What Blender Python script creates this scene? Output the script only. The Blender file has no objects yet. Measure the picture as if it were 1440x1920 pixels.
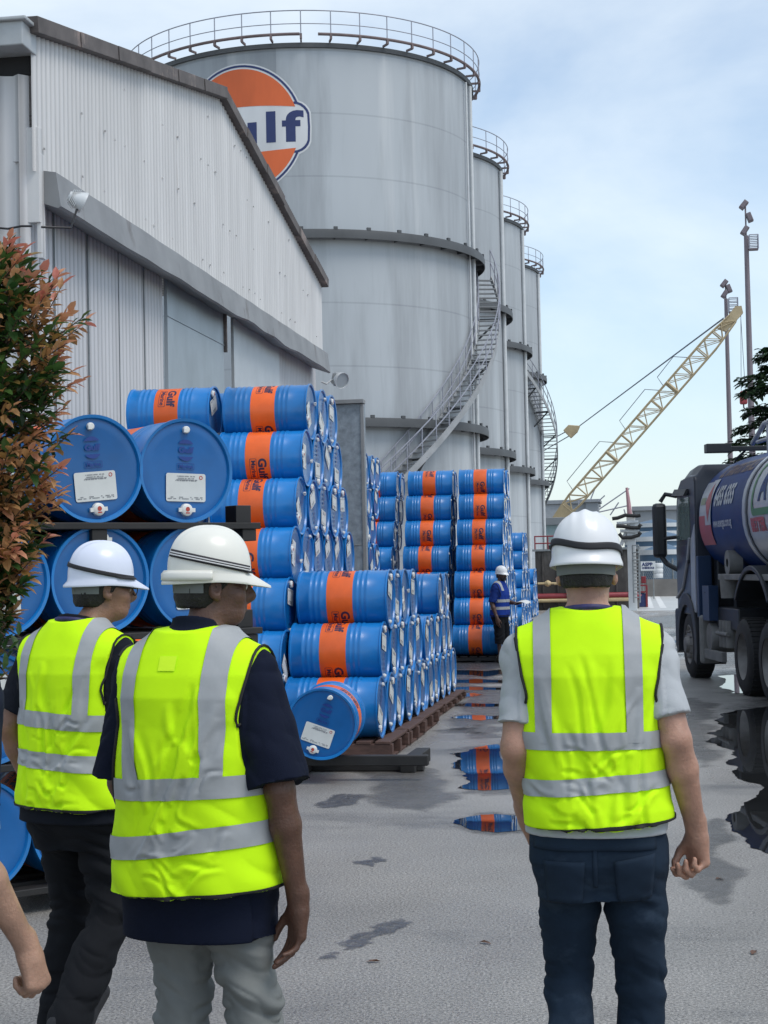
import bpy, bmesh, math, random
import numpy as np
from mathutils import Vector, Matrix
from mathutils.bvhtree import BVHTree
import openvdb

scene = bpy.context.scene
COL = scene.collection
PI = math.pi
R = math.radians
rnd = random.Random(7)

# ------------------------------------------------------------------ camera
F = 3100.0                      # focal length in photo pixels (photo 1440 x 1920)
CAM_H = 1.72
YAW, PITCH, ROLL = R(8.90), R(2.01), -0.021
camd = bpy.data.cameras.new('camera')
cam = bpy.data.objects.new('camera', camd)
COL.objects.link(cam)
camd.sensor_fit = 'HORIZONTAL'
camd.sensor_width = 36.0
camd.lens = F / 1440.0 * 36.0
camd.clip_start = 0.1
camd.clip_end = 3000.0
CAMROT = Matrix.Rotation(YAW, 3, 'Z') @ Matrix.Rotation(PI / 2 + PITCH, 3, 'X') @ Matrix.Rotation(ROLL, 3, 'Z')
cam.matrix_world = Matrix.Translation((0, 0, CAM_H)) @ CAMROT.to_4x4()
scene.camera = cam

# ------------------------------------------------------------------ world
SUN_EL, SUN_AZ = R(58), R(115)          # azimuth measured clockwise from +Y
world = bpy.data.worlds.new('World')
scene.world = world
world.use_nodes = True
nt = world.node_tree
for n in list(nt.nodes):
    nt.nodes.remove(n)
def wn(t, **kw):
    n = nt.nodes.new(t)
    for k, v in kw.items():
        setattr(n, k, v)
    return n
sky = wn('ShaderNodeTexSky', sky_type='NISHITA')
sky.sun_disc = False
sky.sun_elevation = SUN_EL
sky.sun_rotation = SUN_AZ
sky.air_density = 1.0
sky.dust_density = 1.2
sky.ozone_density = 2.0
tc = wn('ShaderNodeTexCoord')
mp = wn('ShaderNodeMapping')
mp.inputs['Scale'].default_value = (1.0, 1.0, 2.2)
mp.inputs['Location'].default_value = (0.35, 0.1, 0.0)
ns = wn('ShaderNodeTexNoise')
ns.inputs['Scale'].default_value = 2.3
ns.inputs['Detail'].default_value = 7.0
ns.inputs['Roughness'].default_value = 0.55
ns.inputs['Distortion'].default_value = 0.25
cr = wn('ShaderNodeValToRGB')
cr.color_ramp.elements[0].position = 0.24
cr.color_ramp.elements[1].position = 0.78
# more cloud near the horizon
sx = wn('ShaderNodeSeparateXYZ')
mr = wn('ShaderNodeMapRange')
mr.inputs[1].default_value = 0.0
mr.inputs[2].default_value = 0.26
mr.inputs[3].default_value = 0.62
mr.inputs[4].default_value = 0.0
mx0 = wn('ShaderNodeMath', operation='MAXIMUM')
mu = wn('ShaderNodeMath', operation='MULTIPLY')
mu.inputs[1].default_value = 0.92
mix = wn('ShaderNodeMix', data_type='RGBA')
SKYG = wn('ShaderNodeMix', data_type='RGBA', blend_type='MULTIPLY')
SKYG.inputs['Factor'].default_value = 1.0
SKYG.inputs['B'].default_value = (1.0, 1.10, 1.13, 1)
bg = wn('ShaderNodeBackground')
bg.inputs['Strength'].default_value = 0.12
out = wn('ShaderNodeOutputWorld')
L = nt.links.new
L(tc.outputs['Generated'], mp.inputs['Vector'])
L(mp.outputs['Vector'], ns.inputs['Vector'])
L(ns.outputs['Fac'], cr.inputs['Fac'])
L(tc.outputs['Generated'], sx.inputs['Vector'])
L(sx.outputs['Z'], mr.inputs['Value'])
L(cr.outputs['Color'], mx0.inputs[0])
L(mr.outputs['Result'], mx0.inputs[1])
L(mx0.outputs[0], mu.inputs[0])
L(sky.outputs['Color'], SKYG.inputs['A'])
L(mu.outputs[0], mix.inputs['Factor'])
L(SKYG.outputs['Result'], mix.inputs['A'])
mix.inputs['B'].default_value = (6.7, 7.2, 7.4, 1)
L(mix.outputs['Result'], bg.inputs['Color'])
L(bg.outputs['Background'], out.inputs['Surface'])

# ------------------------------------------------------------------ sun (veiled by thin cloud)
sd = bpy.data.lights.new('sun', 'SUN')
sd.energy = 1.35
sd.angle = R(28)
sd.color = (1.0, 0.94, 0.86)
sun = bpy.data.objects.new('sun', sd)
COL.objects.link(sun)
dirv = Vector((math.sin(SUN_AZ) * math.cos(SUN_EL), math.cos(SUN_AZ) * math.cos(SUN_EL), math.sin(SUN_EL)))
sun.rotation_euler = dirv.to_track_quat('Z', 'Y').to_euler()

vs = scene.view_settings
vs.view_transform = 'Standard'
vs.look = 'None'
vs.exposure = 0.42
vs.gamma = 1.0
scene.cycles.use_denoising = True
scene.cycles.max_bounces = 8
scene.cycles.caustics_reflective = False
scene.cycles.caustics_refractive = False
# ================================================================== helpers
def pray(px, py):
    return CAMROT @ Vector(((px - 720) / F, -(py - 960) / F, -1.0))
def atY(px, py, y):
    d = pray(px, py); t = y / d.y
    return Vector((d.x * t, y, CAM_H + d.z * t))
def atZ(px, py, z=0.0):
    d = pray(px, py); t = (z - CAM_H) / d.z
    return Vector((d.x * t, d.y * t, z))
def atX(px, py, x):
    d = pray(px, py); t = x / d.x
    return Vector((x, d.y * t, CAM_H + d.z * t))

def lin(h):
    h = h.lstrip('#')
    o = []
    for i in (0, 2, 4):
        c = int(h[i:i + 2], 16) / 255
        o.append(c / 12.92 if c <= 0.04045 else ((c + 0.055) / 1.055) ** 2.4)
    return tuple(o)

def mat(name, col, rough=0.6, metal=0.0, var=0.12, vscale=3.0, stretch=(1, 1, 1), bump=0.0, bscale=60.0,
        coat=0.0, spots=None, spot_scale=2.0, spot_lo=0.55, spot_hi=0.7, spot_stretch=(1, 1, 1), rvar=0.0,
        sheen=0.0, sss=0.0, spec=None, coord='Object', bstretch=(1, 1, 1), ovar=0.0):
    m = bpy.data.materials.new(name)
    m.use_nodes = True
    t = m.node_tree
    b = t.nodes['Principled BSDF']
    b.inputs['Roughness'].default_value = rough
    b.inputs['Metallic'].default_value = metal
    if spec is not None: b.inputs['Specular IOR Level'].default_value = spec
    if coat: b.inputs['Coat Weight'].default_value = coat; b.inputs['Coat Roughness'].default_value = 0.08
    if sheen: b.inputs['Sheen Weight'].default_value = sheen; b.inputs['Sheen Roughness'].default_value = 0.5
    if sss:
        b.inputs['Subsurface Weight'].default_value = sss
        b.inputs['Subsurface Radius'].default_value = (0.012, 0.005, 0.003)
        b.inputs['Subsurface Scale'].default_value = 1.0
    lk = t.links.new
    tcn = t.nodes.new('ShaderNodeTexCoord')
    if coord == 'World':
        g = t.nodes.new('ShaderNodeNewGeometry'); src = g.outputs['Position']
    else:
        src = tcn.outputs[coord]
    def noise(scale, stretch, detail=4, rough_=0.6):
        mpn = t.nodes.new('ShaderNodeMapping'); mpn.inputs['Scale'].default_value = stretch
        lk(src, mpn.inputs['Vector'])
        n = t.nodes.new('ShaderNodeTexNoise')
        n.inputs['Scale'].default_value = scale; n.inputs['Detail'].default_value = detail
        n.inputs['Roughness'].default_value = rough_
        lk(mpn.outputs['Vector'], n.inputs['Vector'])
        return n.outputs['Fac']
    col4 = (*col[:3], 1)
    oi = t.nodes.new('ShaderNodeObjectInfo') if ovar else None
    n1 = noise(vscale, stretch)
    mr_ = t.nodes.new('ShaderNodeMapRange')
    mr_.inputs[1].default_value = 0.25; mr_.inputs[2].default_value = 0.75
    mr_.inputs[3].default_value = 1 - var; mr_.inputs[4].default_value = 1 + var
    lk(n1, mr_.inputs['Value'])
    mm = t.nodes.new('ShaderNodeMix'); mm.data_type = 'RGBA'; mm.blend_type = 'MULTIPLY'
    mm.inputs['Factor'].default_value = 1
    mm.inputs['A'].default_value = col4
    lk(mr_.outputs['Result'], mm.inputs['B'])
    cur = mm.outputs['Result']
    if ovar:
        ro = t.nodes.new('ShaderNodeMapRange'); ro.inputs[3].default_value = 1 - ovar; ro.inputs[4].default_value = 1 + ovar
        lk(oi.outputs['Random'], ro.inputs['Value'])
        mo = t.nodes.new('ShaderNodeMix'); mo.data_type = 'RGBA'; mo.blend_type = 'MULTIPLY'; mo.inputs['Factor'].default_value = 1
        lk(cur, mo.inputs['A']); lk(ro.outputs['Result'], mo.inputs['B']); cur = mo.outputs['Result']
    if spots:
        n2 = noise(spot_scale, spot_stretch, 6, 0.65)
        r2 = t.nodes.new('ShaderNodeMapRange'); r2.inputs[1].default_value = spot_lo; r2.inputs[2].default_value = spot_hi
        lk(n2, r2.inputs['Value'])
        m2 = t.nodes.new('ShaderNodeMix'); m2.data_type = 'RGBA'
        lk(r2.outputs['Result'], m2.inputs['Factor']); lk(cur, m2.inputs['A'])
        m2.inputs['B'].default_value = (*spots[:3], 1)
        cur = m2.outputs['Result']
    lk(cur, b.inputs['Base Color'])
    if rvar:
        r3 = t.nodes.new('ShaderNodeMapRange')
        r3.inputs[1].default_value = 0.3; r3.inputs[2].default_value = 0.7
        r3.inputs[3].default_value = max(0.02, rough - rvar); r3.inputs[4].default_value = min(1, rough + rvar)
        lk(noise(vscale * 1.7, stretch), r3.inputs['Value']); lk(r3.outputs['Result'], b.inputs['Roughness'])
    if bump:
        bn = t.nodes.new('ShaderNodeBump'); bn.inputs['Strength'].default_value = bump
        bn.inputs['Distance'].default_value = 0.01
        lk(noise(bscale, bstretch, 3), bn.inputs['Height']); lk(bn.outputs['Normal'], b.inputs['Normal'])
    m['_src'] = 0
    return m

class MB:
    """collects shapes, links them as ONE mesh object"""
    def __init__(s): s.v = []; s.f = []; s.mi = []; s.M = Matrix.Identity(4)
    def add(s, vs_, fs, mi=0):
        o = len(s.v)
        M = s.M
        s.v += [tuple(M @ Vector(p)) for p in vs_]
        s.f += [tuple(i + o for i in q) for q in fs]
        s.mi += [mi] * len(fs)
        return s
    def box(s, c, d, rot=None, mi=0):
        hx, hy, hz = d[0] / 2, d[1] / 2, d[2] / 2
        P = [Vector((x, y, z)) for x in (-hx, hx) for y in (-hy, hy) for z in (-hz, hz)]
        if rot is not None: P = [rot @ p for p in P]
        c = Vector(c)
        return s.add([p + c for p in P], [(0, 1, 3, 2), (4, 6, 7, 5), (0, 4, 5, 1), (2, 3, 7, 6), (0, 2, 6, 4), (1, 5, 7, 3)], mi)
    def beam(s, a, b, w, h, mi=0):
        a, b = Vector(a), Vector(b); d = b - a
        q = d.to_track_quat('Y', 'Z').to_matrix()
        return s.box((a + b) / 2, (w, d.length, h), q, mi)
    def tube(s, path, r, n=8, mi=0, closed=False, caps=True):
        P = [Vector(p) for p in path]; k = len(P)
        rs = r if isinstance(r, (list, tuple)) else [r] * k
        vs_ = []; up = None
        for i in range(k):
            if closed: t = P[(i + 1) % k] - P[i - 1]
            else: t = P[min(i + 1, k - 1)] - P[max(i - 1, 0)]
            t.normalize()
            if up is None:
                up = Vector((0, 0, 1)) if abs(t.z) < 0.9 else Vector((1, 0, 0))
            x = t.cross(up).normalized(); y = x.cross(t).normalized(); up = y
            for j in range(n):
                a = 2 * PI * j / n
                vs_.append(P[i] + (x * math.cos(a) + y * math.sin(a)) * rs[i])
        fs = []
        for i in range(k if closed else k - 1):
            for j in range(n):
                i2 = (i + 1) % k
                fs.append((i * n + j, i * n + (j + 1) % n, i2 * n + (j + 1) % n, i2 * n + j))
        if caps and not closed:
            fs.append(tuple(range(n - 1, -1, -1))); fs.append(tuple((k - 1) * n + j for j in range(n)))
        return s.add(vs_, fs, mi)
    def lathe(s, prof, n=32, axis='Z', mi=0, a0=0, a1=2 * PI):
        """prof: (radius, height)"""
        full = abs(a1 - a0 - 2 * PI) < 1e-6
        m = n if full else n + 1
        vs_ = []
        for (r_, h) in prof:
            for j in range(m):
                a = a0 + (a1 - a0) * j / n
                c_, s_ = r_ * math.cos(a), r_ * math.sin(a)
                vs_.append((c_, s_, h) if axis == 'Z' else ((h, c_, s_) if axis == 'X' else (s_, h, c_)))
        fs = []
        for i in range(len(prof) - 1):
            for j in range(n):
                j2 = (j + 1) % m if full else j + 1
                fs.append((i * m + j, i * m + j2, (i + 1) * m + j2, (i + 1) * m + j))
        return s.add(vs_, fs, mi)
    def grid(s, nu, nv, fn, mi=0, wrap=False):
        vs_ = [fn(i, j) for i in range(nu) for j in range(nv)]
        fs = [(i * nv + j, (i + 1) * nv + j, (i + 1) * nv + (j + 1), i * nv + j + 1) for i in range(nu - 1) for j in range(nv - 1)]
        return s.add(vs_, fs, mi)
    def prism(s, pts, axis_vec, mi=0):
        n = len(pts); a = Vector(axis_vec)
        vs_ = [Vector(p) for p in pts] + [Vector(p) + a for p in pts]
        fs = [tuple(range(n - 1, -1, -1)), tuple(range(n, 2 * n))] + [(i, (i + 1) % n, n + (i + 1) % n, n + i) for i in range(n)]
        return s.add(vs_, fs, mi)
    def mesh(s, name):
        me = bpy.data.meshes.new(name)
        me.from_pydata(s.v, [], s.f); me.update()
        return me
    def build(s, name, mats, parent=None, smooth=None, bevel=0.0, fixn=True):
        me = s.mesh(name)
        if fixn:
            bm = bmesh.new(); bm.from_mesh(me)
            bmesh.ops.recalc_face_normals(bm, faces=bm.faces); bm.to_mesh(me); bm.free()
        mats = mats if isinstance(mats, (list, tuple)) else [mats]
        for m in mats: me.materials.append(m)
        if len(mats) > 1:
            me.polygons.foreach_set('material_index', s.mi)
        o = link(name, me, parent)
        if smooth is not None: shade(me, smooth)
        if bevel:
            md = o.modifiers.new('bevel', 'BEVEL'); md.width = bevel; md.segments = 2; md.limit_method = 'ANGLE'
            md.angle_limit = R(40); md.harden_normals = False
        return o
def shade(me, angle):
    me.polygons.foreach_set('use_smooth', [True] * len(me.polygons))
    if angle < 179:
        me.set_sharp_from_angle(angle=R(angle))
def link(name, data, parent=None):
    o = bpy.data.objects.new(name, data); COL.objects.link(o)
    if parent is not None: o.parent = parent
    return o
def tag(o, label=None, cat=None, group=None, kind=None):
    if label: o['label'] = label
    if cat: o['category'] = cat
    if group: o['group'] = group
    if kind: o['kind'] = kind
    return o
def empty(name, loc=(0, 0, 0), rz=0.0, label=None, cat=None, group=None):
    o = link(name, None); o.location = loc; o.rotation_euler = (0, 0, rz)
    o.empty_display_size = 0.2
    return tag(o, label, cat, group)
def copy_tree(o, parent=None):
    c = o.copy(); COL.objects.link(c)
    if parent is not None: c.parent = parent
    for ch in o.children: copy_tree(ch, c)
    return c

def text_bm(txt, size, bold=0.0, extrude=0.0, align='CENTER', sx=1.0, space=1.0):
    """flat lettering as a bmesh in XY"""
    cu = bpy.data.curves.new('t', 'FONT'); cu.body = txt; cu.size = size; cu.offset = bold
    cu.space_character = space; cu.align_x = align; cu.align_y = 'CENTER'; cu.extrude = extrude; cu.resolution_u = 3
    ob = bpy.data.objects.new('t', cu); COL.objects.link(ob)
    dg = bpy.context.evaluated_depsgraph_get()
    me = bpy.data.meshes.new_from_object(ob.evaluated_get(dg))
    bm = bmesh.new(); bm.from_mesh(me)
    bpy.data.objects.remove(ob); bpy.data.curves.remove(cu); bpy.data.meshes.remove(me)
    if sx != 1.0:
        for v in bm.verts: v.co.x *= sx
    return bm
def poly_bm(pts):
    bm = bmesh.new()
    vs_ = [bm.verts.new((p[0], p[1], 0)) for p in pts]
    bm.faces.new(vs_)
    return bm
def slice_bm(bm, step, axis=0):
    bmesh.ops.triangulate(bm, faces=bm.faces)
    xs = [v.co[axis] for v in bm.verts]
    x = math.floor(min(xs) / step) * step
    no = [0, 0, 0]; no[axis] = 1
    while x < max(xs):
        co = [0, 0, 0]; co[axis] = x
        bmesh.ops.bisect_plane(bm, geom=bm.verts[:] + bm.edges[:] + bm.faces[:], plane_co=co, plane_no=no)
        x += step
    return bm
def ring_bm(outer, inner):
    bm = bmesh.new(); n = len(outer)
    a = [bm.verts.new((p[0], p[1], 0)) for p in outer]; b = [bm.verts.new((p[0], p[1], 0)) for p in inner]
    for i in range(n):
        j = (i + 1) % n
        bm.faces.new((a[i], a[j], b[j], b[i]))
    return bm
def bm_to(mb, bm, fn, mi=0):
    bm.verts.index_update()
    mb.add([fn(v.co) for v in bm.verts], [[v.index for v in f.verts] for f in bm.faces], mi)
    bm.free()
def rrect(w, h, r, n=4):
    o = []
    for cx, cy, a0 in ((w / 2 - r, h / 2 - r, 0), (-w / 2 + r, h / 2 - r, 90), (-w / 2 + r, -h / 2 + r, 180), (w / 2 - r, -h / 2 + r, 270)):
        for k in range(n + 1):
            a = R(a0 + 90 * k / n); o.append((cx + r * math.cos(a), cy + r * math.sin(a)))
    return o
def circ(r, n=48, cx=0, cy=0):
    return [(cx + r * math.cos(2 * PI * k / n), cy + r * math.sin(2 * PI * k / n)) for k in range(n)]

# --- vectorised value noise
_rs = np.random.RandomState(3)
_PT = _rs.rand(64, 64, 64).astype(np.float32)
def vnoise(p):
    i = np.floor(p).astype(int); f = (p - i).astype(np.float32); f = f * f * (3 - 2 * f)
    i0 = i & 63; i1 = (i + 1) & 63
    def g(a, b, c): return _PT[a, b, c]
    x0, y0, z0 = i0[:, 0], i0[:, 1], i0[:, 2]; x1, y1, z1 = i1[:, 0], i1[:, 1], i1[:, 2]
    fx, fy, fz = f[:, 0], f[:, 1], f[:, 2]
    c00 = g(x0, y0, z0) * (1 - fx) + g(x1, y0, z0) * fx; c10 = g(x0, y1, z0) * (1 - fx) + g(x1, y1, z0) * fx
    c01 = g(x0, y0, z1) * (1 - fx) + g(x1, y0, z1) * fx; c11 = g(x0, y1, z1) * (1 - fx) + g(x1, y1, z1) * fx
    return ((c00 * (1 - fy) + c10 * fy) * (1 - fz) + (c01 * (1 - fy) + c11 * fy) * fz) * 2 - 1
# ================================================================== ground
def ground_mat():
    m = mat('yard_concrete', (0.275, 0.262, 0.245), rough=0.5, var=0.22, vscale=0.55, bump=1.0, bscale=110, coord='World',
            spots=(0.12, 0.118, 0.118), spot_scale=0.5, spot_lo=0.56, spot_hi=0.72, spot_stretch=(.7, 1.2, 1))
    t = m.node_tree; b = t.nodes['Principled BSDF']; lk = t.links.new
    g = t.nodes.new('ShaderNodeNewGeometry')
    # fine aggregate speckle
    base = b.inputs['Base Color'].links[0].from_socket
    n = t.nodes.new('ShaderNodeTexNoise'); n.inputs['Scale'].default_value = 75; n.inputs['Detail'].default_value = 6
    n.inputs['Roughness'].default_value = 0.75
    lk(g.outputs['Position'], n.inputs['Vector'])
    r = t.nodes.new('ShaderNodeMapRange'); r.inputs[1].default_value = 0.38; r.inputs[2].default_value = 0.62
    r.inputs[3].default_value = 0.34; r.inputs[4].default_value = 1.62
    lk(n.outputs['Fac'], r.inputs['Value'])
    x = t.nodes.new('ShaderNodeMix'); x.data_type = 'RGBA'; x.blend_type = 'MULTIPLY'; x.inputs['Factor'].default_value = 1
    lk(base, x.inputs['A']); lk(r.outputs['Result'], x.inputs['B'])
    lk(x.outputs['Result'], b.inputs['Base Color'])
    # damp film: roughness in broad patches
    mp_ = t.nodes.new('ShaderNodeMapping'); mp_.inputs['Scale'].default_value = (1.0, 0.35, 1)
    lk(g.outputs['Position'], mp_.inputs['Vector'])
    n2 = t.nodes.new('ShaderNodeTexNoise'); n2.inputs['Scale'].default_value = 0.8; n2.inputs['Detail'].default_value = 5
    lk(mp_.outputs['Vector'], n2.inputs['Vector'])
    r2 = t.nodes.new('ShaderNodeMapRange'); r2.inputs[1].default_value = 0.35; r2.inputs[2].default_value = 0.65
    r2.inputs[3].default_value = 0.16; r2.inputs[4].default_value = 0.6
    lk(n2.outputs['Fac'], r2.inputs['Value']); lk(r2.outputs['Result'], b.inputs['Roughness'])
    return m
M_ground = ground_mat()
g = MB(); g.add([(-900, -60, 0), (900, -60, 0), (900, 1500, 0), (-900, 1500, 0)], [(0, 1, 2, 3)])
tag(g.build('ground', M_ground), kind='structure')

M_water = mat('puddle_water', (0.018, 0.019, 0.02), rough=0.015, var=0.3, vscale=2, coord='World', bump=0.012, bscale=3.0)
M_water.node_tree.nodes['Principled BSDF'].inputs['IOR'].default_value = 1.5
def soak(m, lo=.30, hi=.85, mx=1.0, ns=5):
    t = m.node_tree; lk = t.links.new; b = t.nodes['Principled BSDF']
    a_ = t.nodes.new('ShaderNodeAttribute'); a_.attribute_name = 'fade'
    g_ = t.nodes.new('ShaderNodeNewGeometry'); n = t.nodes.new('ShaderNodeTexNoise'); n.inputs['Scale'].default_value = ns; n.inputs['Detail'].default_value = 8; n.inputs['Roughness'].default_value = .7
    lk(g_.outputs['Position'], n.inputs['Vector'])
    s_ = t.nodes.new('ShaderNodeMath'); s_.operation = 'MULTIPLY_ADD'; s_.inputs[1].default_value = 1.6; s_.inputs[2].default_value = -.8; lk(n.outputs['Fac'], s_.inputs[0])
    d_ = t.nodes.new('ShaderNodeMath'); d_.operation = 'ADD'; lk(s_.outputs[0], d_.inputs[0]); lk(a_.outputs['Fac'], d_.inputs[1])
    r_ = t.nodes.new('ShaderNodeMapRange'); r_.interpolation_type = 'SMOOTHSTEP'; r_.inputs[1].default_value = lo; r_.inputs[2].default_value = hi; lk(d_.outputs[0], r_.inputs['Value'])
    k_ = t.nodes.new('ShaderNodeMath'); k_.operation = 'MULTIPLY'; k_.inputs[1].default_value = mx; lk(r_.outputs['Result'], k_.inputs[0])
    lk(k_.outputs[0], b.inputs['Alpha']); return m
M_damp = soak(mat('damp_concrete', (0.135, 0.13, 0.125), rough=0.24, var=0.35, vscale=3, coord='World', bump=0.5, bscale=110), .25, 1.15, .72)
def puddle(pix, seed=0, amp=0.05, sub=4, z=0.004, mate=None, name='puddle', damp=True):
    if mate is None and damp:
        cx, cy = sum(p[0] for p in pix) / len(pix), sum(p[1] for p in pix) / len(pix)
        puddle([(cx + (x - cx) * 1.18 + (8 if x > cx else -8), cy + (y - cy) * 1.25 + (4 if y > cy else -4)) for x, y in pix], seed + 100, amp * 1.6, 5, 0.002, M_damp, 'damp_patch')
    rr = random.Random(seed)
    P = [atZ(x, y) for x, y in pix]
    for it in range(sub):
        Q = []
        for i, p in enumerate(P):
            q = P[(i + 1) % len(P)]
            d = q - p; n_ = Vector((-d.y, d.x, 0))
            Q += [p, (p + q) / 2 + n_ * rr.uniform(-1, 1) * amp * 2.2]
        P = Q
    if mate is not None:        # soaked-in patch: fades out towards its edge
        A_ = np.array([(p.x, p.y) for p in P]); B_ = np.roll(A_, -1, 0)
        lo_, hi_ = A_.min(0), A_.max(0); N_ = 36
        gx, gy = np.meshgrid(np.linspace(lo_[0], hi_[0], N_), np.linspace(lo_[1], hi_[1], N_), indexing='ij')
        G = np.stack([gx.ravel(), gy.ravel()], 1)[:, None, :]
        e_ = B_ - A_; t_ = np.clip(((G - A_) * e_).sum(2) / ((e_ ** 2).sum(1) + 1e-12), 0, 1)
        dd = np.sqrt(((G - A_ - t_[..., None] * e_) ** 2).sum(2)).min(1)
        cr_ = ((A_[:, 1] > G[..., 1]) != (B_[:, 1] > G[..., 1])) & (G[..., 0] < e_[:, 0] * (G[..., 1] - A_[:, 1]) / (e_[:, 1] + 1e-12) + A_[:, 0])
        ins = cr_.sum(1) % 2 == 1
        w_ = .45 * dd[ins].max() if ins.any() else 1
        fade = np.where(ins, np.clip(dd / w_, 0, 1), 0.0)
        me = bpy.data.meshes.new(name)
        ff = [(i * N_ + j, (i + 1) * N_ + j, (i + 1) * N_ + j + 1, i * N_ + j + 1) for i in range(N_ - 1) for j in range(N_ - 1)]
        ff = [q for q in ff if max(fade[k_] for k_ in q) > 0]
        me.from_pydata([(x, y, z) for x, y in zip(gx.ravel(), gy.ravel())], [], ff); me.update()
        at = me.attributes.new('fade', 'FLOAT', 'POINT'); at.data.foreach_set('value', fade.astype(np.float32))
        if sum(p.normal.z for p in me.polygons) < 0: me.flip_normals()
        me.materials.append(mate); return tag(link(name, me), kind='structure')
    bm = bmesh.new()
    f = bm.faces.new([bm.verts.new((p.x, p.y, z)) for p in P])
    bmesh.ops.triangulate(bm, faces=[f]); 
    bmesh.ops.recalc_face_normals(bm, faces=bm.faces)
    for f in bm.faces:
        if f.normal.z < 0: f.normal_flip()
    me = bpy.data.meshes.new(name); bm.to_mesh(me); bm.free()
    me.materials.append(mate or M_water)
    return tag(link(name, me), kind='structure')
puddle([(842, 1414), (880, 1408), (930, 1396), (985, 1402), (1010, 1425), (1005, 1470), (960, 1480), (905, 1483), (858, 1478), (866, 1455), (846, 1440), (868, 1424)], 1, .06)
puddle([(850, 1544), (880, 1532), (930, 1527), (985, 1530), (1010, 1542), (990, 1556), (930, 1562), (880, 1556)], 2, .06)
puddle([(1500, 1320), (1440, 1325), (1392, 1331), (1352, 1341), (1340, 1352), (1352, 1366), (1336, 1384), (1352, 1400), (1374, 1412), (1384, 1440), (1400, 1466), (1418, 1492),
        (1392, 1512), (1366, 1528), (1372, 1556), (1400, 1580), (1436, 1600), (1500, 1640), (1620, 1560), (1620, 1340)], 3, .055)
k = 10
for (x0, x1, y, h) in ((788, 985, 1262, 7), (800, 990, 1277, 5), (790, 960, 1291, 4), (786, 905, 1303, 6), (818, 985, 1322, 4), (845, 960, 1346, 5),
                       (1226, 1345, 1222, 8), (1290, 1345, 1243, 5)):
    n_ = 9; top = []; bot = []; rr = random.Random(k)
    for i in range(n_):
        t = i / (n_ - 1); x = x0 + (x1 - x0) * t; e = math.sin(PI * t) ** 0.5
        top.append((x, y - h * e * rr.uniform(.3, 1))); bot.append((x, y + h * e * rr.uniform(.3, 1) + 0.4))
    puddle(top + bot[::-1], k, .02, 3); k += 1
puddle([(1345, 1268), (1400, 1262), (1500, 1270), (1520, 1300), (1440, 1302), (1370, 1300), (1348, 1288)], 31, .04, 3)
puddle([(1240, 1196), (1290, 1188), (1420, 1192), (1430, 1204), (1300, 1210), (1236, 1206)], 32, .03, 3)
# oily stains soaked into the concrete
M_stain = mat('oil_stain', (0.07, 0.073, 0.085), rough=0.3, var=0.5, vscale=9, coord='World', bump=0.5, bscale=80); soak(M_stain, .55, 1.25, .8, 22)
puddle([(585, 1796), (640, 1756), (690, 1730), (750, 1706), (795, 1710), (760, 1746), (710, 1764), (650, 1796), (600, 1812)], 41, .16, 5, .003, M_stain, 'ground_stain')
puddle([(570, 1512), (650, 1484), (730, 1486), (700, 1508), (630, 1522)], 42, .10, 5, .003, M_stain, 'ground_stain')
puddle([(640, 1618), (690, 1602), (745, 1616), (710, 1632)], 43, .12, 5, .003, M_stain, 'ground_stain')
puddle([(790, 1235), (960, 1230), (985, 1244), (940, 1256), (800, 1258)], 44, .06, 4, .002, M_stain, 'ground_stain')
puddle([(800, 1368), (900, 1356), (985, 1366), (960, 1384), (850, 1388)], 51, .10, 5, .0012, M_damp, 'damp_patch')
puddle([(1225, 1212), (1300, 1206), (1500, 1210), (1520, 1240), (1340, 1262), (1290, 1248), (1235, 1232)], 52, .06, 5, .0012, M_damp, 'damp_patch')
for i, pp in enumerate((
        [(620, 1450), (760, 1420), (840, 1440), (900, 1500), (820, 1530), (660, 1500)], [(770, 1230), (960, 1225), (1010, 1262), (960, 1300), (790, 1300)],
        [(1240, 1310), (1330, 1300), (1350, 1400), (1290, 1450), (1230, 1400)],
        [(1270, 1560), (1360, 1500), (1420, 1640), (1340, 1720), (1260, 1660)], [(780, 1300), (980, 1290), (1000, 1350), (900, 1390), (800, 1370)],
        [(1240, 1150), (1420, 1140), (1440, 1200), (1240, 1205)])):
    puddle(pp, 70 + i, .06, 4, .0008 + .0001 * i, M_damp, 'damp_patch')
# small dead leaves lying about
M_deadleaf = mat('dead_leaf', (0.10, 0.05, 0.03), rough=0.7, var=0.4, vscale=20)
for i, (px, py) in enumerate(((700, 1803), (1413, 1786), (910, 1768), (1350, 1648))):
    c = atZ(px, py, 0.004); a = i * 1.3
    mb = MB(); l, w = 0.035, 0.014
    pts = [(-l, 0, 0), (-l * .3, w, .006), (l * .4, w * .8, .008), (l, 0, .002), (l * .4, -w * .8, .01), (-l * .3, -w, .004)]
    mb.add([c + Vector((x * math.cos(a) - y * math.sin(a), x * math.sin(a) + y * math.cos(a), z)) for x, y, z in pts], [(0, 1, 2, 3, 4, 5)])
    lab = ('brown dead leaf on the bare concrete right of the grey trousers', 'dead leaf at the right edge beyond the walking man in jeans',
           'tiny dead leaf left of the blue jeans', 'small dead leaf on the concrete beside the fist of the man in jeans')[i]
    tag(mb.build('fallen_leaf', M_deadleaf), lab, 'leaf')
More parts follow.
